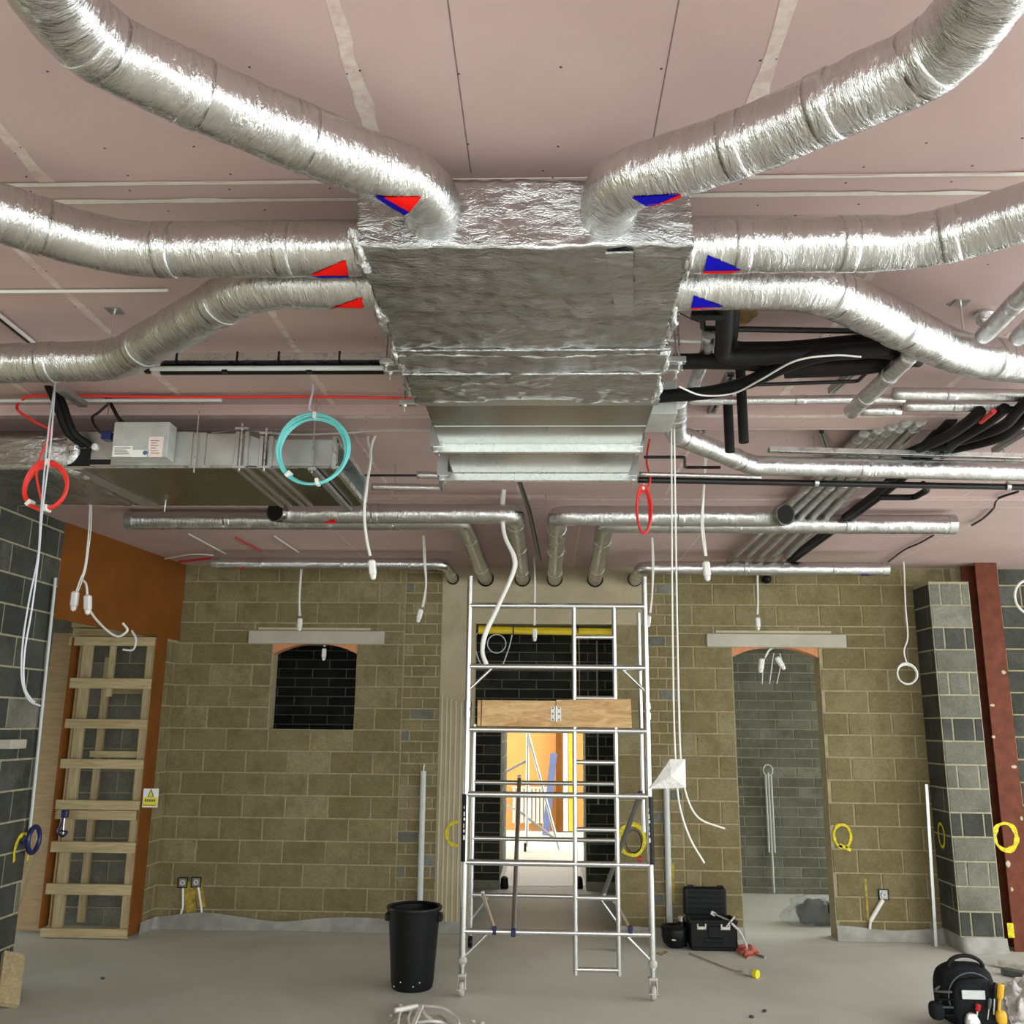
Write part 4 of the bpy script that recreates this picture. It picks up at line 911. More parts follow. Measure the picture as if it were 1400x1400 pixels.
# long cable pairs hanging free
cp = thing('cable_pair', PY(925, 1180, 4.35), 'pair of pale grey cables hanging straight down right of the scaffold', 'cable')
for q in (((917, 470), (918, 600), (919, 800), (921, 960), (924, 1045), (929, 1100), (943, 1145), (963, 1180)), ((920, 470), (922, 600), (925, 800), (928, 960), (931, 1040), (938, 1085), (955, 1118), (991, 1133))):
    MB().tube(smoothpath([PY(x, y, 4.35) for x, y in q], 10), .0042, 8).build('cable_strand', 'cable_white', cp, smooth=True)
bag = MB(); bp_ = [(916, 1038), (937, 1038), (938, 1077), (912, 1078), (888, 1078), (904, 1056)]
F_ = [PY(x, y, 4.33) for x, y in bp_]; c0 = sum(F_, Vector())/len(F_)
bag.add(F_+[p+Vector((0, .035, 0)) for p in F_]+[c0-Vector((0, .022, 0)), c0+Vector((0, .05, 0))], [(i, (i+1) % 6, 12) for i in range(6)]+[((i+1) % 6+6, i+6, 13) for i in range(6)]+[(i, i+6, (i+1) % 6+6, (i+1) % 6) for i in range(6)])
bag.build('plastic_bag', 'polybag_white', label='crumpled white plastic bag taped round the hanging cable pair', cat='bag')
lp = thing('cable_pair', PY(50, 965, 4.5), 'pair of pale grey cables hanging down the far left', 'cable')
for k, q in enumerate((((76, 520), (70, 560), (64, 610), (56, 700), (52, 760), (40, 820), (31, 880), (30, 930), (40, 957), (55, 965)), ((76, 520), (73, 560), (69, 610), (58, 700), (53, 760), (44, 830), (34, 890), (33, 935), (42, 955), (48, 960)))):
    MB().tube(smoothpath([PY(x, y, 4.36-.02*k) for x, y in q], 8), .0042, 8).build('cable_strand', 'cable_grey', lp, smooth=True)
# wire ring hanging near the pier and another at the right edge
c = PY(1240, 921, 9.6); rg = coil('cable_coil', c, .10, .105, 'cable_white', 'ring of white cable hanging left of the block pier', 4, .008, ties=0, lead=[Vector((PY(1236, 778, 9.6).x, 9.6, H)), PY(1236, 778, 9.6), PY(1238, 830, 9.6), PY(1241, 870, 9.6), PY(1236, 890, 9.6), PY(1240, 908, 9.6)])
c = PY(1406, 817, 8.9); coil('cable_coil', c, .13, .16, 'cable_white', 'loop of white cable cut by the right edge of the picture', 1, .012, ties=0, lead=[PY(1412, 760, 8.9), PY(1410, 780, 8.9), PY(1405, 796, 8.9)])

# ================================================================ SCAFFOLD TOWER
YS, YBK = 7.77, 9.35
XL, XR = -.64, .835
sc = thing('scaffold_tower', (.1, 8.5, 0), 'aluminium mobile scaffold tower standing before the middle doorway', 'scaffold')
def tb(a, b, r, nm, mat='aluminium', parent=None): return MB().tube([a, b], r, 16).build(nm, mat, parent or sc, smooth=True)
RZS = [.47, .98, 1.50, 2.01, 2.52, 3.03]
for x in (XL, XR):
    tb((x, YS, .22), (x, YS, 2.19), .0255, 'post'); tb((x, YS, 2.17), (x, YS, 3.28), .0235, 'post')
    for z in (2.13, 2.21): MB().tube([(x, YS, z-.025), (x, YS, z+.025)], .033, 16).build('coupler', 'galvanised', sc, smooth=True)
    MB().tube([(x-.03, YS-.01, 2.17), (x+.035, YS-.01, 2.17)], .010, 8).build('locking_pin', 'galvanised', sc)
    tp = MB().tube([(x+(-.004 if x < 0 else .004), YS, .985), (x+(-.004 if x < 0 else .004), YS, 1.50)], .027, 16).build('tape_wrap', 'black_plastic', sc, smooth=True)
    for k in range(6):
        z = 1.40-k*.045; MB().box((x-.012, YS-.0290, z-.012*(1+k % 2)), (x-.006+.004*(k % 3), YS-.0272, z+.010)).build('printed_letter', 'label_white', tp)
    # adjustable leg, castor
    MB().tube([(x, YS, .16), (x, YS, .26)], .020, 14).build('adjustable_leg', 'galvanised', sc, smooth=True)
    MB().lathe([(.030, 0), (.036, .012), (.036, .035), (.026, .05)], (x, YS, .235), 16, None, True, True).build('leg_nut', 'castor_grey', sc, smooth=True)
    MB().box((x-.034, YS-.03, .142), (x+.034, YS+.03, .165), .005).build('castor_plate', 'castor_grey', sc)
    for s in (-1, 1): MB().box((x+s*.026-.004, YS-.025, .045), (x+s*.026+.004, YS+.025, .145), .002).build('castor_fork', 'castor_grey', sc)
    w_ = MB().lathe([(.001, -.018), (.05, -.018), (.056, -.010), (.056, .010), (.05, .018), (.001, .018)], (x, YS, .0575), 24, Matrix.Rotation(R(90), 3, 'Y')).build('castor_wheel', 'castor_grey', sc, smooth=True)
    MB().tube([(x-.038, YS, .0575), (x+.038, YS, .0575)], .008, 8).build('axle', 'galvanised', w_)
    MB().box((x-.036, YS-.06, .055), (x+.036, YS-.045, .062)).build('brake_lever', 'castor_grey', sc)
for z in RZS: tb((XL, YS, z), (XR, YS, z), .0235, 'rung')
LX0, LX1 = .24, .575
for x in (LX0, LX1): tb((x, YS-.003, .17), (x, YS-.003, 3.03), .0185, 'ladder_stile')
for z in (.21, .73, 1.24, 1.76, 2.27, 2.77): tb((LX0, YS-.003, z), (LX1, YS-.003, z), .018, 'ladder_rung')
for s, x in ((1, XL), (-1, XR)):
    for z, up in ((.47, -1), (2.52, -1)):
        tb((x, YS, z-.20), (x+s*.20, YS, z-.01), .0125, 'corner_brace')
BX0, BX1 = -.70, .69
for x in (BX0, BX1): tb((x, YBK, .2), (x, YBK, 2.05), .0225, 'post')
for z in (.47, .98, 1.50): tb((BX0, YBK, z), (BX1, YBK, z), .021, 'rung')
for s, x in ((1, BX0), (-1, BX1)): tb((x, YBK, .24), (x+s*.17, YBK, .46), .011, 'corner_brace')
for x in (BX0, BX1):
    MB().tube([(x, YBK, 0.05), (x, YBK, .22)], .019, 14).build('adjustable_leg', 'galvanised', sc)
    MB().lathe([(.001, -.018), (.05, -.018), (.056, -.010), (.056, .010), (.05, .018), (.001, .018)], (x, YBK, .0575), 20, Matrix.Rotation(R(90), 3, 'Y')).build('castor_wheel', 'black_plastic', sc, smooth=True)
def brace(a, b, r=.019, mat='steel_dull'):
    o = tb(a, b, r, 'brace', mat); 
    for p in (a, b): MB().obox(p, (.035, .05, .06), None, .006).build('brace_hook', 'blue_plastic' if p is a else mat, o)
brace(PY(702, 1275, YS-.03), PY(710, 1064, YBK-.02)); brace(PY(875, 1087, YS+.03), PY(826, 1220, YBK-.02), .021)
brace(PY(676, 1272, YS), PY(660, 1222, YBK), .016, 'galvanised'); brace(PY(862, 1271, YS), PY(840, 1230, YBK), .016, 'galvanised')
tb(PY(873, 838, YS+.10), PY(880, 1138, YS+.10), .017, 'guard_rail')
MB().box((.74, YS+.06, .98), (.78, YS+.10, 1.03), .004).build('rail_hook', 'tool_red', sc)
# deck and hinged toe board
tdz = 2.035
MB().box((-.56, YS+.03, tdz-.012), (.70, YBK+.02, tdz), .002).build('platform_deck', 'ply', sc)
tbd = thing('toe_board', (.085, YS, tdz), 'hinged brown plywood toe board standing on the scaffold platform', 'toe board')
p0, p1, p2 = PY(659, 957, YS-.02), PY(760, 956, YS-.02), PY(863, 954, YS-.02); zb_ = 2.036
xm = p1.x
MB().prism([(p0.x, YS-.035, zb_), (xm-.003, YS-.035, zb_), (xm-.003, YS-.035, 2.245), (p0.x+.003, YS-.035, 2.245)], (0, .022, 0)).build('board', 'toe_board', tbd)
MB().prism([(xm+.003, YS-.035, zb_), (p2.x, YS-.035, zb_), (p2.x-.006, YS-.035, 2.265), (xm+.003, YS-.035, 2.252)], (0, .022, 0)).build('board', 'toe_board', tbd)
MB().box((p0.x-.035, YS-.03, zb_), (p0.x-.008, YS+.06, 2.245)).build('end_board', 'toe_board', tbd)
hg = MB().box((xm-.042, YS-.0385, 2.085), (xm-.008, YS-.0355, 2.195)).build('hinge', 'label_white', tbd); MB().box((xm+.008, YS-.0385, 2.085), (xm+.042, YS-.0355, 2.195)).build('hinge', 'label_white', tbd)
MB().tube([(xm, YS-.038, 2.075), (xm, YS-.038, 2.205)], .005, 8).build('hinge_pin', 'galvanised', tbd)
for s in (-1, 1):
    for z in (2.095, 2.14, 2.185): MB().lathe([(.007, 0), (.006, .002)], (xm+s*.026, YS-.0385, z), 8, Matrix.Rotation(R(90), 3, 'X'), True, True).build('screw', 'screw_dark', tbd)

# ================================================================ TIMBER FRAME ON THE LEFT
YF = 9.40
fr = thing('stud_partition', (-4.43, YF, 0), 'pale softwood ladder frame of studs and noggins below the orange bulkhead', 'timber frame')
FX0, FX1 = -4.875, -4.0
def tim(x0, x1, z0, z1, y0=YF, d=.045, mat='timber_x', nm='noggin'): return MB().box((x0, y0, z0), (x1, y0+d, z1), .003).build(nm, mat, fr)
tim(FX0, FX0+.025, .09, 2.88, YF-.004, .14, 'orange_board', 'edge_board')
tim(FX0+.10, FX0+.20, .09, 2.88, YF+.045, .045, 'timber_z', 'stud'); tim(FX1-.10, FX1-.005, .09, 2.88, YF+.045, .045, 'timber_z', 'stud')
zF = lambda y: PY(130, y, YF).z
for (a, b) in ((1270, 1283), (1209, 1224), (1151, 1166), (1094, 1107), (1038, 1051), (983, 996), (927, 941)):
    tim(FX0+.025, FX1, zF(b), zF(a))
tim(FX0+.025, FX1-.03, zF(1121), zF(1108), YF+.01, .04, nm='noggin')
tim(FX0+.27, FX1-.03, zF(1036), zF(1027), YF+.09, .045, nm='back_noggin'); tim(FX0+.2, FX1-.03, zF(946), zF(938), YF+.5, .045, nm='back_noggin')
tim(FX0-.03, FX1, 2.80, 2.89, nm='top_plate'); tim(FX0-.03, FX1-.05, 2.90, 2.98, YF+.05, .1, nm='header'); tim(FX0-.05, FX1-.08, 2.99, 3.05, YF+.05, .1, nm='header')
p = PY(150, 900, YF); tim(p.x-.03, p.x+.025, zF(952), zF(875), YF+.045, .045, 'timber_z', 'short_stud')
tim(FX0+.22, FX0+.29, .09, 2.7, YF+.30, .045, 'timber_z', 'rear_stud')
MB().box((-3.998, YF-.002, .03), (-3.982, 9.66, 2.9)).build('side_board', 'orange_board', fr)
# warning sign on the side board
sg = thing('warning_sign', (-3.975, 9.45, 1.4), 'small white and yellow warning sign fixed to the side of the timber frame', 'sign')
a, b = PY(196.5, 1078, 9.385), PY(213.5, 1104, 9.385); x0, x1, z1, z0 = a.x, b.x+.01, a.z, b.z; ys = 9.386
MB().box((x0, ys, z0), (x1, ys+.004, z1)).build('sign_board', 'label_white', sg)
zm = z0+(z1-z0)*.53
MB().box((x0+.004, ys-.001, z0+.012), (x1-.006, ys, zm)).build('yellow_panel', 'label_yellow', sg)
cx = (x0+x1)/2
MB().prism([(cx-.034, ys-.0012, zm+.004), (cx+.034, ys-.0012, zm+.004), (cx, ys-.0012, zm+.085)], (0, .001, 0)).build('warning_triangle', 'label_ink', sg)
MB().prism([(cx-.021, ys-.0018, zm+.011), (cx+.021, ys-.0018, zm+.011), (cx, ys-.0018, zm+.062)], (0, .0008, 0)).build('warning_triangle_fill', 'label_yellow', sg)
for k, (w, h) in enumerate(((.055, .022), (.065, .010))):
    for j in range(5):
        u = -w+j*w*2/5; MB().box((cx+u, ys-.0016, zm-.040-k*.040), (cx+u+w*.3, ys-.0008, zm-.040-k*.040+h)).build('lettering', 'label_ink', sg)
# clamps
def clamp(c, label, k=1.0):
    root = thing('spring_clamp', c, label, 'clamp', 'blue clamps')
    MB().obox(c+Vector((0, 0, .10*k)), (.06*k, .05*k, .07*k), None, .008*k).build('clamp_pad', 'blue_plastic', root)
    MB().tube(smoothpath([c+Vector((-.01*k, 0, .07*k)), c+Vector((-.03*k, 0, 0)), c+Vector((-.045*k, 0, -.06*k)), c+Vector((0, 0, -.10*k)), c+Vector((.04*k, 0, -.06*k)), c+Vector((-.03*k, 0, -.05*k))]), .010*k, 8).build('clamp_jaw', 'blue_plastic', root, smooth=True)
    MB().tube([c+Vector((.005*k, 0, .07*k)), c+Vector((.01*k, 0, -.08*k))], .007*k, 8).build('clamp_bar', 'galv_bright', root)
clamp(PY(87, 1128, YF-.03), 'blue spring clamp hooked on the timber frame', 1.05)
c = PX(46, 1148, 0, -4.14); cl = thing('cable_reel', c, 'dark blue hoop at the foot of the left wall conduit', 'hoop')
MB().tube([c+Vector((0, .085*math.cos(a), .10*math.sin(a))) for a in [i*math.pi/12 for i in range(24)]], .020, 10, closed=True).build('hoop', 'blue_plastic', cl, smooth=True)
MB().tube([c+Vector((0, -.085, 0)), c+Vector((0, -.17, -.01))], .012, 8).build('grip', 'blue_plastic', cl, smooth=True)
# planks and offcut near the frame
a, b = PY(59, 1172, 9.1), PZ(42, 1262, 0.0)
def plank(p, q, w, t, mat, label, name='timber_plank', wd=Vector((0, 1, 0))):
    p, q = Vector(p), Vector(q); d = (q-p); L = d.length; d.normalize(); s = (wd-d*wd.dot(d)).normalized(); n = d.cross(s)
    return MB().obox((p+q)/2, (L, w, t), Matrix((d, s, n)).transposed(), .003).build(name, mat, label=label, cat='timber')
plank((-4.88, 9.30, .95), (-5.02, 9.05, .04), .09, .03, 'timber_z', 'thin timber plank leaning left of the timber frame')
plank((-5.06, 9.70, 2.95), (-5.06, 9.66, .02), .34, .05, 'ply', 'brown boards standing in the gap behind the left wall', wd=Vector((1, 0, 0)))
plank((-3.90, 7.20, .03), (-4.06, 7.5, .30), .16, .05, 'timber_z', 'short pale timber offcut leaning on the left wall foot', 'timber_offcut', wd=Vector((.5, 1, 0)))
MB().tube([PX(76, 790, 0, -4.16), PX(41, 1134, 0, -4.16)], .013, 10).build('conduit', 'conduit_grey', smooth=True, label='slim pale conduit running down the left block wall', cat='conduit')

# ================================================================ COLUMN AND WALL FITTINGS
cl = thing('steel_column', (4.565, 9.72, 0), 'red oxide painted steel H column beside the pier', 'column')
MB().box((4.455, 9.62, 0), (4.675, 9.635, H)).build('front_flange', 'steel_red', cl); MB().box((4.40, 9.83, 0), (4.675, 9.845, H)).build('rear_flange', 'steel_red', cl)
MB().box((4.56, 9.635, 0), (4.572, 9.83, H)).build('web', 'steel_red', cl)
c = PY(1375, 1144, 9.617); ring(cl, (c.x, 9.6165, c.z), .105, .125, .055, 'x')
a, b = PY(1381, 1262, 9.617), PY(1384, 1282, 9.617); MB().box((a.x-.03, 9.6165, max(.04, b.z)), (a.x+.03, 9.6195, a.z)).build('paint_mark', 'paint_yellow', cl)
for i in range(7):
    z = .5+i*.37+random.uniform(-.1, .1); x = random.choice((4.47, 4.64))+random.uniform(-.01, .02)
    MB().blob((x, 9.619, z), (random.uniform(.012, .03), .004, random.uniform(.012, .035)), 6, 2, .4, 30, i).build('mortar_splash', 'plaster', cl)
def backbox(c, label, w=.085):
    root = thing('socket_box', c, label, 'socket box', 'socket boxes'); x, y, z = c
    for a, b in (((x-w/2, y-.012, z-w/2), (x-w/2+.008, y+.004, z+w/2)), ((x+w/2-.008, y-.012, z-w/2), (x+w/2, y+.004, z+w/2)), ((x-w/2, y-.012, z-w/2), (x+w/2, y+.004, z-w/2+.008)), ((x-w/2, y-.012, z+w/2-.008), (x+w/2, y+.004, z+w/2))):
        MB().box(a, b).build('box_rim', 'black_plastic', root)
    MB().box((x-w/2, y-.004, z-w/2), (x+w/2, y-.001, z+w/2)).build('box_back', 'steel_dull', root)
    MB().tube([Vector((x+.02*math.cos(a), y-.012, z+.02*math.sin(a))) for a in [i*math.pi/8 for i in range(16)]], .006, 8, closed=True).build('cable_curl', 'cable_white', root, smooth=True)
    return root
yw = D-.012
for i, (x, y) in enumerate(((250, 1206.5), (268.5, 1206))):
    c = PY(x, y, yw); backbox((c.x, yw, c.z), ('left', 'right')[i]+' of two socket boxes low on the far wall left of the window', .10)
    q = [PY(x0, y0_, yw-.01) for x0, y0_ in (((250, 1214), (250, 1240), (246, 1253)), ((271, 1213), (275, 1240), (276, 1253)))[i]]
    MB().tube(fillet(q, .02), .012, 10).build('conduit', 'white_plastic', smooth=True, label='white conduit below the %s socket box on the far wall' % ('left', 'right')[i], cat='conduit')
c = PY(1208, 1223, yw); backbox((c.x, yw, c.z), 'single socket box low on the wall right of the right doorway', .10)
MB().tube([PY(1207, 1230, yw-.012), PY(1190, 1259, yw-.012)], .022, 10).build('trunking', 'white_plastic', smooth=True, label='slanting white conduit below the single socket box', cat='conduit')
MB().tube([PY(1190, 1257, yw-.012), PY(1189, 1270, yw-.012)], .014, 10).build('conduit', 'cable_white', smooth=True, label='short white conduit tail entering the floor right of the doorway', cat='conduit')
MB().tube([PY(1406, 1235, yw-.012), PY(1393, 1272, yw-.012), PY(1392, 1284, yw-.012)], .022, 10).build('conduit', 'white_plastic', smooth=True, label='white conduit on the dark wall at the right edge', cat='conduit')
for (x0, y0_, x1, y1_, r, lb) in ((579, 1054, 574, 1248, .030, 'pale grey conduit standing on the wall behind the black bin'), (911, 1078, 915, 1248, .030, 'pale grey conduit standing on the wall between the doorways')):
    a, b = PY(x0, y0_, D-.045), PY(x1, y1_, D-.045)
    root = thing('wall_conduit', (b.x, D-.045, 0), lb, 'conduit')
    MB().tube([(b.x, D-.045, .12), a], r, 14).build('conduit_pipe', 'conduit_grey', root, smooth=True)
    MB().tube([(b.x, D-.045, 0), (b.x, D-.045, .14)], r*.65, 12).build('floor_spigot', 'conduit_grey', root, smooth=True)
    MB().tube([a, a+Vector((.008, 0, .07))], .006, 6).build('draw_wire', 'cable_white', root); MB().tube([a+Vector((.012, 0, -.03)), a+Vector((-.004, 0, .045))], .005, 6).build('draw_wire', 'cable_white', root)
# conduits and scribble inside the right doorway
cc = thing('wall_conduit', (PY(1056, 1220, YC-.05).x, YC-.05, 0), 'bundle of pale conduits on the brick wall inside the right doorway', 'conduit')
for k, x in enumerate((-.035, 0, .035)):
    a, b = PY(1050, 1056, YC-.05), PY(1057, 1195, YC-.05); MB().tube([(b.x+x, YC-.05, 0.02 if k == 1 else .5), (a.x+x, YC-.05, a.z-.04*abs(k-1))], .014, 10).build('conduit_pipe', 'conduit_grey', cc, smooth=True)
c = PY(1050, 1053, YC-.05); MB().tube([c+Vector((.06*math.cos(a), 0, .07*math.sin(a))) for a in [i*math.pi/10 for i in range(20)]], .007, 8, closed=True).build('wire_loop', 'cable_white', cc, smooth=True)
for k in range(3):
    a = PY(1044+k*12, 905, 10.12); MB().tube(smoothpath([PY(1050+k*8, 893, 10.12), a, PY(1042+k*10, 935, 10.12)]), .005, 6).build('cable', 'cable_grey', smooth=True, label='%s thin loose wire hanging in the right doorway head' % ('left', 'middle', 'right')[k], cat='cable')
# metal channel leaning in the corner by the pier
a, b = PY(1266, 1072, 9.80), PZ(1278, 1293, 0); b.y = 9.80
channel_ = MB().obox((a+b)/2, (.032, .03, (a-b).length), Matrix.Rotation(math.atan2(a.x-b.x, a.z-b.z), 3, 'Y'), .002); pr = channel_.build('metal_track', 'galvanised', label='galvanised metal track leaning in the corner beside the pier', cat='metal track')
# yellow site light with its coiled flex under the middle lintel
yl = thing('site_light', (0, 10.08, 3.0), 'yellow batten site light hanging in the head of the middle doorway', 'light fitting')
a, b = PY(657, 861, 10.08), PY(836, 864, 10.08)
MB().tube([a, b], .042, 8).build('batten', 'yellow_batten', yl)
for q in (a, b): MB().tube([q-Vector((.02, 0, 0)), q+Vector((.02, 0, 0))], .046, 12).build('end_cap', 'yellow_batten', yl)
for x in (702, 790): p = PY(x, 862, 10.08); MB().tube([p-Vector((.006, 0, 0)), p+Vector((.006, 0, 0))], .047, 10).build('cable_tie', 'black_plastic', yl); MB().tube([p, Vector((p.x, 10.08, 3.12))], .004, 6).build('hanger_wire', 'black_plastic', yl)
c = PY(679, 880, 10.12); MB().tube([c+Vector((.10*math.cos(t), 0, .10*math.sin(t))) for t in [i*math.pi/14 for i in range(28)]], .006, 8, closed=True).build('flex_coil', 'cable_grey', yl, smooth=True)
MB().tube(smoothpath([PY(655, 862, 10.1), PY(648, 875, 10.1), PY(652, 895, 10.1), PY(658, 910, 10.1)]), .006, 8).build('flex', 'cable_grey', yl, smooth=True)
MB().tube(smoothpath([PY(700, 868, 10.1), PY(696, 885, 10.1), PY(688, 908, 10.1)]), .006, 8).build('flex', 'cable_grey', yl, smooth=True)
MB().tube([PY(816, 876, 12.3), PY(818, 1100, 12.3)], .012, 8).build('conduit', 'conduit_grey', smooth=True, label='pale conduit down the dark corridor wall behind the ladder', cat='conduit')
MB().tube(smoothpath([PY(791, 868, 10.5), PY(792, 900, 10.5), PY(792, 960, 10.5)]), .006, 8).build('cable', 'cord_brown', smooth=True, label='brown flex hanging in the middle doorway behind the ladder', cat='cable')
# flex on the wall by the right paint ring
c = PY(866, 1150, D-.03); MB().tube([c+Vector((.08*math.cos(t), -.002*k, .11*math.sin(t))) for k, t in enumerate([i*math.pi/12 for i in range(24)])], .006, 8, closed=True).build('cable_coil', 'black_pipe', smooth=True, label='dark flex loop on the wall inside the right yellow paint ring', cat='cable coil')

# ================================================================ THINGS ON THE FLOOR
# black bin
c = Vector((-1.055, 7.98, 0)); bn = thing('bin', c, 'tall black plastic bin standing left of the scaffold tower', 'bin')
MB().lathe([(.001, 0), (.150, 0), (.163, .012), (.168, .05), (.203, .56), (.206, .60), (.212, .605), (.210, .60)], c, 48).build('bin_body', 'black_plastic', bn, smooth=True)
MB().lathe([(.206, .56), (.170, .05), (.001, .03)], c, 40).build('bin_inside', 'black_plastic', bn, smooth=True)
MB().lathe([(.207, .585), (.222, .588), (.226, .60), (.222, .612), (.207, .612), (.200, .60), (.207, .585)], c, 48).build('rim', 'black_plastic', bn, smooth=True)
for s in (-1, 1): MB().box((c.x+s*.212-.02, c.y-.05, .50), (c.x+s*.212+.02, c.y+.05, .56), .008).build('handle', 'black_plastic', bn)
for k in range(5): MB().blob((c.x-.12+.05*k, c.y-.168-.02*(k % 2)*0, .05+.03*(k % 3)), (.006, .004, .006), 5).build('paint_fleck', 'conduit_grey', bn)
# open toolbox
c = PZ(975, 1301, 0); tx = thing('toolbox', (c.x, c.y+.14, 0), 'open black plastic toolbox with its lid up beside the right doorway', 'toolbox')
x0, x1 = PY(943, 1270, c.y).x, PY(1008, 1270, c.y).x; Yt = c.y; hz = PY(975, 1258, c.y).z; dp = .27
MB().box((x0+.015, Yt+.01, 0), (x1-.015, Yt+dp, .05), .012).build('base', 'black_plastic', tx)
for a, b in (((x0, Yt, .03), (x1, Yt+.022, hz)), ((x0, Yt+dp-.02, .03), (x1, Yt+dp, hz)), ((x0, Yt, .03), (x0+.022, Yt+dp, hz)), ((x1-.022, Yt, .03), (x1, Yt+dp, hz))): MB().box(a, b, .009).build('side_panel', 'black_plastic', tx)
MB().box((x0-.008, Yt-.008, hz-.03), (x1+.008, Yt+.004, hz), .004).build('rim', 'black_plastic', tx)
w = x1-x0
for q in (.25, .75):
    MB().box((x0+w*q-.045, Yt-.014, hz-.085), (x0+w*q+.045, Yt-.002, hz-.03), .004).build('latch', 'galv_bright', tx)
    MB().box((x0+w*q-.03, Yt-.017, hz-.055), (x0+w*q+.03, Yt-.013, hz-.02), .002).build('latch_plate', 'black_plastic', tx)
MB().box((x0+w*.38, Yt-.012, .12), (x1-w*.38, Yt, hz-.05), .006).build('front_rib', 'black_plastic', tx); MB().box((x0+w*.30, Yt-.014, .08), (x1-w*.30, Yt, .12), .006).build('front_rib', 'black_plastic', tx)
yl_ = Yt+dp+.02; zl = PY(970, 1213, yl_).z
ld = MB().box((x0-.01, yl_, hz-.02), (x1-.035, yl_+.07, zl), .02).build('lid', 'black_plastic', tx)
for k in range(4): z = hz+.04+k*(zl-hz)/5; MB().box((x0+.04, yl_-.010, z), (x1-.08, yl_+.005, z+.018), .004).build('lid_rib', 'black_plastic', ld)
for q in (.15, .8): MB().box((x0+w*q-.03, yl_+.02, zl-.012), (x0+w*q+.03, yl_+.05, zl+.012), .004).build('lid_catch', 'black_plastic', ld)
# spanner-like white tool on the toolbox and its wrap
a, b = PY(975, 1249, Yt+.1), PY(999, 1260, Yt+.02); a.z = max(a.z, hz-.02)
hm = thing('hand_tool', (b.x, b.y, hz), 'silver hand tool lying across the toolbox edge', 'tool')
MB().tube([a, b], .011, 10).build('shaft', 'galv_bright', hm, smooth=True); d_ = (b-a).normalized(); MB().obox(a, (.05, .02, .04), Matrix.Rotation(R(25), 3, 'Y'), .004).build('head', 'galv_bright', hm)
e0, e1 = PY(993, 1267, Yt-.02), PY(1005, 1253, Yt-.02); MB().tube([e0, e1], .010, 8).build('cross_bar', 'galv_bright', hm, smooth=True)
MB().tube(smoothpath([PY(1000, 1262, Yt-.03), PY(1012, 1275, Yt-.04), PY(1020, 1292, Yt-.06), PZ(1021, 1300, .012)]), .011, 8).build('strap', 'rubble', smooth=True, label='pale strap trailing from the toolbox to the floor', cat='strap')
# black helmet and can
c = PZ(926, 1300, 0); c.y += .14; hl = thing('helmet', c, 'black round helmet lying left of the toolbox', 'helmet')
MB().lathe([(.001, 0), (.07, .006), (.115, .05), (.128, .11), (.125, .17), (.118, .19), (.110, .18), (.118, .11), (.10, .05), (.001, .02)], c, 32).build('shell', 'black_plastic', hl, smooth=True)
MB().lathe([(.120, .165), (.135, .17), (.137, .185), (.125, .195), (.112, .188)], c, 32).build('brim', 'black_plastic', hl, smooth=True)
MB().blob((c.x-.02, c.y-.112, .09), (.032, .012, .011), 8, 2, .2).build('reflective_mark', 'label_white', hl)
MB().box((c.x-.115, c.y-.09, .18), (c.x+.05, c.y-.03, .205), .006).build('head_band', 'black_rubber', hl)
c2 = PZ(932, 1295, 0); c2 = Vector((PY(932, 1270, 9.62).x, 9.62, 0)); cn = thing('spray_can', c2, 'small black can with a silver top behind the helmet', 'can')
MB().lathe([(.001, 0), (.048, 0), (.05, .01), (.05, .19), (.036, .215), (.036, .22)], c2, 24).build('can_body', 'black_plastic', cn, smooth=True); MB().lathe([(.034, .218), (.034, .262), (.026, .27), (.001, .27)], c2, 20).build('cap', 'galv_bright', cn, smooth=True)
# red cloth, brown scrap, extension lead with plug
def sheet(name, px, mat, label, cat, n=14, amp=.02, base=.006, seed=0, z0=0):
    W_ = [PZ(x, y, z0) for x, y in px]; mb = MB(); A, B, C, D_ = W_; k = 0
    for i in range(n+1):
        for j in range(n+1):
            p = A.lerp(B, i/n).lerp(D_.lerp(C, i/n), j/n); e = min(i, j, n-i, n-j)/n
            p.z = z0+base+amp*(abs(noise.noise(p*9+Vector((seed, 0, 0))))+.5*abs(noise.noise(p*21)))*(.4+min(1, e*5)); p.x += .02*noise.noise(p*14); p.y += .02*noise.noise(p*12+Vector((3, 1, 0))); mb.v.append(p)
    for i in range(n):
        for j in range(n): a = i*(n+1)+j; mb.f.append((a, a+n+1, a+n+2, a+1))
    m_ = len(mb.v); mb.v += [Vector((p.x, p.y, z0)) for p in mb.v]
    bd = [(i, 0) for i in range(n)]+[(n, j) for j in range(n)]+[(n-i, n) for i in range(n)]+[(0, n-j) for j in range(n)]
    ids = [i*(n+1)+j for i, j in bd]
    for a, b in zip(ids, ids[1:]+ids[:1]): mb.f.append((a, b, b+m_, a+m_))
    return mb.build(name, mat, smooth='all', label=label, cat=cat)
sheet('cloth', [(1000, 1297), (1020, 1292), (1038, 1304), (1020, 1311)], 'red_cloth', 'dusty red cloth dropped on the floor right of the toolbox', 'cloth', amp=.06)
MB().tube([PZ(1034, 1305, .012), PZ(1046, 1309, .012)], .010, 8).build('screwdriver', 'steel_dull', label='dark tool shaft poking out of the red cloth', cat='tool')
sheet('scrap', [(898, 1304), (908, 1301), (914, 1303), (906, 1307)], 'cord_brown', 'scrap of brown leather on the floor left of the helmet', 'scrap', amp=.02, n=8)
pl = thing('extension_lead', PZ(1030, 1331, 0), 'thin brown extension lead on the floor ending in a pale yellow plug', 'extension lead')
MB().tube(smoothpath([PZ(942, 1303, .007), PZ(965, 1312, .007), PZ(990, 1322, .007), PZ(1005, 1327, .007), PZ(1020, 1329, .018)]), .006, 8).build('flex', 'cord_brown', pl, smooth=True)
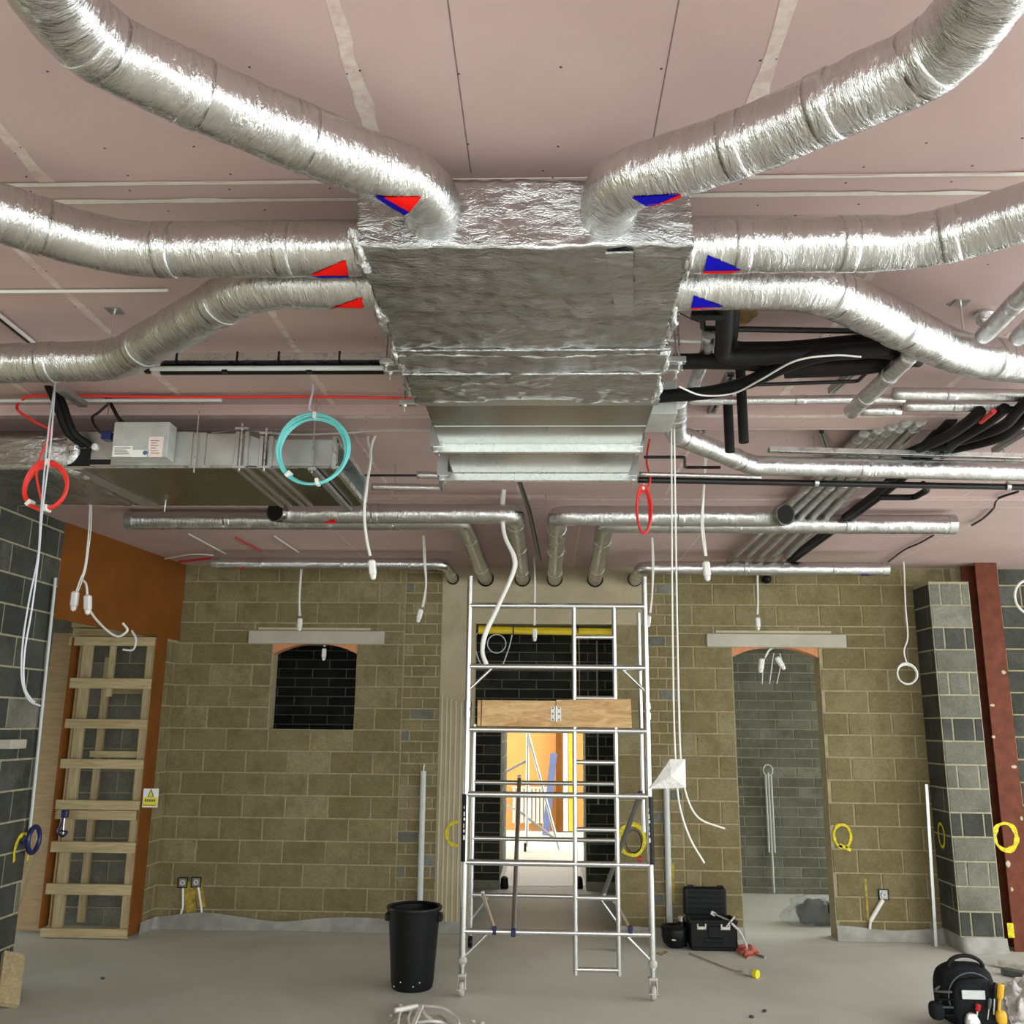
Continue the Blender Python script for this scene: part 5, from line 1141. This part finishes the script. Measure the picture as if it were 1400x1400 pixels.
a, b = PZ(1018, 1328, .03), PZ(1031, 1331, .03); d_ = (b-a).normalized(); MB().tube([a, a+d_*.03, b], .028, 16).build('plug_body', 'castor_grey', pl, smooth=True); MB().tube([b, b+d_*.035], .035, 18).build('plug_face', 'label_yellow', pl, smooth=True)
# lumpy wrapped bundle in the right doorway
c = PZ(1118, 1266, 0); pb = thing('wrapped_bundle', (c.x, c.y+.1, 0), 'dark bundle under clear polythene in the right doorway', 'bundle')
MB().blob((c.x+.03, c.y+.10, .11), (.20, .13, .13), 20, 2.6, .25, 9, 4).build('bundle', 'black_plastic', pb, smooth='all')
MB().blob((c.x-.02, c.y+.10, .10), (.29, .16, .17), 22, 2.3, .35, 8, 9).build('polythene_wrap', 'polythene', pb, smooth='all')
# white cable heap on a scrap of card, front
c = PZ(578, 1392, 0); sheet('cardboard', [(530, 1408), (545, 1385), (600, 1388), (622, 1406)], 'rubble', 'scrap of dusty card under the white cable heap', 'card', amp=.012, n=10)
hp = thing('cable_heap', c, 'tangle of white cable and trunking on the floor left of the scaffold foot', 'cable')
for q in (((541, 1382), (560, 1376), (571, 1375)), ((575, 1375), (605, 1378), (622, 1390), (626, 1402), (600, 1412)), ((576, 1376), (582, 1388), (595, 1398), (612, 1412)), ((544, 1405), (545, 1392), (548, 1382)), ((563, 1405), (558, 1393), (563, 1382)), ((572, 1398), (590, 1396), (610, 1400), (625, 1412))):
    MB().tube(smoothpath([PZ(x, y, .03+.02*(i % 2)) for i, (x, y) in enumerate(q)]), .010, 8).build('cable_strand', 'cable_white', hp, smooth=True)
a, b = PZ(572, 1375, .05), PZ(569, 1404, .05); MB().obox((a+b)/2, (.032, (a-b).length, .02), Matrix.Rotation(0, 3, 'Z'), .003).build('trunking', 'white_plastic', hp)
a, b = PZ(540, 1382, .045), PZ(571, 1376, .05); MB().tube([a, b], .018, 8).build('trunking', 'white_plastic', hp)
for i, (x, y) in enumerate(((646, 1398), (660, 1400), (534, 1390), (547, 1376), (141, 1339), (1045, 1384), (1028, 1392), (1305, 1330))):
    p = PZ(x, y, 0); MB().blob((p.x, p.y, .010), (.018, .014, .010), 6, 2, .4, 40, i).build('rubble_crumb', 'screw_dark' if i in (4, 5, 6) else 'rubble', label=('pale rubble crumb right of the white cable heap, left of two', 'pale rubble crumb right of the white cable heap, right of two', 'pale rubble crumb left of the white cable heap', 'pale rubble crumb between the bin and the cable heap', 'dark speck on the bare floor at the far left', 'dark speck on the floor below the yellow plug, right of two', 'dark speck on the floor below the yellow plug, left of two', 'pale rubble crumb on the floor behind the backpack')[i], cat='debris', group='debris crumbs')
# ---------------------------------------------------------------- backpack
c = PZ(1332, 1407, 0); c = Vector((c.x, c.y+.05, 0)); bk = thing('tool_backpack', c, 'black tool backpack stuffed with tools at the right edge', 'backpack')
zt_ = PY(1332, 1318, c.y).z
bw = .20
MB().blob((c.x, c.y+.06, zt_*.5), (bw, .13, zt_*.5), 20, 3.2, .03, 8).build('bag_body', 'bag_fabric', bk, smooth='all')
MB().blob((c.x+.01, c.y-.07, zt_*.42), (bw*.82, .06, zt_*.40), 18, 3.4, .05, 10, 3).build('front_pocket', 'bag_fabric', bk, smooth='all')
hpts = [Vector((c.x+bw*.62*math.cos(a), c.y+.02, zt_-.045+.075*math.sin(a))) for a in [math.pi*i/14 for i in range(15)]]
hpts = [p+Vector((0, -.02, .025)) for p in hpts]; MB().tube(hpts, .014, 10).build('carry_handle', 'black_rubber', bk, smooth=True)
zp = [Vector((c.x+bw*.84*math.cos(a), c.y-.075, zt_*.5+zt_*.40*math.sin(a))) for a in [-.3+i*(math.pi+.6)/20 for i in range(21)]]
MB().tube(zp, .005, 8).build('zip_piping', 'bag_grey', bk, smooth=True)
MB().box((c.x-.10, c.y-.142, zt_*.52), (c.x+.06, c.y-.132, zt_*.66), .003).build('clear_pocket', 'conduit_grey', bk)
for k in range(4):
    z = zt_*(.28+.12*k); MB().tube(smoothpath([Vector((c.x-bw-.005, c.y-.02, z)), Vector((c.x-bw-.05, c.y-.06, z-.02)), Vector((c.x-bw*.8, c.y-.12, z-.01))]), .008, 8).build('side_strap', 'bag_grey' if k % 2 else 'black_rubber', bk, smooth=True)
MB().blob((c.x-bw-.05, c.y-.05, zt_*.28), (.05, .05, .06), 12, 3).build('side_pouch', 'bag_fabric', bk, smooth='all')
def tool(x, z0, z1, r, mat, tip, nm, label, lean=.03):
    p, q = Vector((x, c.y-.15, z0)), Vector((x+lean, c.y-.155, z1)); root = thing(nm, p, label, 'tool', 'tools in the backpack')
    MB().tube([p, p.lerp(q, .6)], r*.45, 8).build('blade', tip, root, smooth=True)
    MB().tube([p.lerp(q, .5), p.lerp(q, .6), p.lerp(q, .95), q], lambda t: r*(.7+.5*math.sin(t*3)), 12).build('grip', mat, root, smooth=True)
tool(c.x+.135, zt_*.30, zt_*.78, .022, 'tool_yellow', 'tool_yellow', 'hand_tool', 'yellow handled tool in the backpack side pocket')
tool(c.x+.10, zt_*.30, zt_*.80, .012, 'black_plastic', 'galv_bright', 'screwdriver', 'black screwdriver with a bright shaft in the backpack')
tool(c.x-.02, zt_*.24, zt_*.46, .016, 'tool_red', 'galv_bright', 'screwdriver', 'red handled screwdriver in the backpack', .02)
tool(c.x+.055, zt_*.22, zt_*.55, .010, 'bag_grey', 'galv_bright', 'pliers', 'thin silver pliers in the backpack', .03)
MB().blob((c.x+.15, c.y-.15, zt_*.26), (.035, .03, .045), 10, 3).build('tape_measure', 'tool_yellow', smooth='all', label='yellow tape measure clipped low on the backpack', cat='tool')
MB().blob((c.x-.05, c.y-.15, zt_*.18), (.05, .03, .06), 12, 2.5, .25, 20).build('foil_roll', 'foil_crumple', smooth='all', label='crumpled silver foil packet in the backpack front', cat='packet')
sheet('polythene_sheet', [(1380, 1402), (1372, 1345), (1440, 1340), (1440, 1402)], 'polybag_white', 'white polythene sheet on the floor behind the backpack', 'sheet', amp=.09, n=20)
for i, (a, b) in enumerate((((1362, 1316), (1440, 1330)), ((1372, 1327), (1440, 1342)))):
    p, q = PZ(*a, .03), PZ(*b, .03); plank(p, q, .10, .045, 'bag_grey' if i else 'rubble', ('grey board on the floor behind the backpack, farther one', 'dark board on the floor behind the backpack, nearer one')[i], 'timber_board', wd=Vector((0, 1, 0)))
# ---------------------------------------------------------------- bright room beyond
sheet('floor_sheet', [(686, 1212), (801, 1212), (793, 1184), (694, 1184)], 'barrier_white', 'white protective sheet on the floor beyond the inner doorway', 'sheet', amp=.012, n=12)
for i, x in enumerate((689, 792)):
    p = PZ(x, 1217, 0); MB().lathe([(.05, 0), (.055, .02), (.045, .13), (.02, .15)], p+Vector((0, .12, 0)), 16, None, True, True).build('door_stop', 'black_plastic', smooth=True, label=('left', 'right')[i]+' black foot at the edge of the inner doorway', cat='foot')
YT = 16.2
ft = thing('trestle_tower', (PY(735, 1160, YT).x, YT, 0), 'distant aluminium trestle tower in the bright room', 'scaffold')
for a, b, r, mt in (((722, 990), (720, 1157), .03, 'galvanised'), ((722, 1004), (765, 1172), .025, 'galvanised'), ((690, 1056), (720, 1040), .022, 'steel_dull'), ((706, 1106), (756, 1145), .022, 'steel_dull'), ((688, 1100), (708, 1108), .018, 'galvanised')):
    p, q = PY(*a, YT), PY(*b, YT); p.z = max(p.z, .03); q.z = max(q.z, .03); MB().tube([p, q], r, 10).build('tube', mt, ft, smooth=True)
MB().lathe([(.001, -.02), (.07, -.02), (.07, .02), (.001, .02)], (PY(718, 1160, YT).x, YT, .07), 16, Matrix.Rotation(R(90), 3, 'Y')).build('castor_wheel', 'black_plastic', ft, smooth=True)
YR = 19.2
p, q = PY(757, 1030, YR-.5), PY(746, 1124, YR-.9); q.z = .03; plank(p, q, .13, .05, 'blue_plank', 'blue-grey plank leaning on the distant orange wall', wd=Vector((1, 0, 0)))
rd = thing('radiator', (PY(725, 1110, YR).x, YR, 0), 'cream radiator and pipes low on the distant orange wall', 'radiator')
a, b = PY(703, 1078, YR), PY(746, 1126, YR); zz = max(.12, b.z)
for k in range(9): x = a.x+(b.x-a.x)*k/8; MB().box((x-.028, YR, zz), (x+.028, YR+.10, a.z), .01).build('radiator_fin', 'radiator', rd)
MB().box((a.x+.02, YR+.02, 0), (a.x+.06, YR+.08, zz+.02)).build('foot', 'radiator', rd); MB().box((b.x-.06, YR+.02, 0), (b.x-.02, YR+.08, zz+.02)).build('foot', 'radiator', rd)
MB().box((a.x-.05, YR-.02, a.z), (b.x+.05, YR+.15, a.z+.03), .005).build('shelf', 'radiator', rd)
for i, (x0, x1, mt, lb) in enumerate(((770, 776, 'barrier_white', 'white upright strip on the distant orange wall'), (777, 784, 'yellow_batten', 'yellow upright strip on the distant orange wall'), (760, 768, 'orange_board', 'darker orange boxed pipe on the distant wall'))):
    a, b = PY(x0, 960, 19.1), PY(x1, 960, 19.1); MB().box((a.x, 19.1, .02), (b.x, 19.3, 3.0), .006).build('wall_strip', mt, label=lb, cat='strip')

c = PY(1049, 791, 9.86); dt = thing('wall_speaker', (c.x, 9.9, c.z-.06), 'small black dome under the lowest foil duct on the right', 'dome')
MB().blob((c.x, 9.90, c.z), (.055, .06, .05), 12).build('dome', 'black_plastic', dt, smooth='all'); MB().tube([(c.x, 9.90, c.z), (c.x, D-.002, c.z)], .035, 16).build('mount', 'black_plastic', dt)
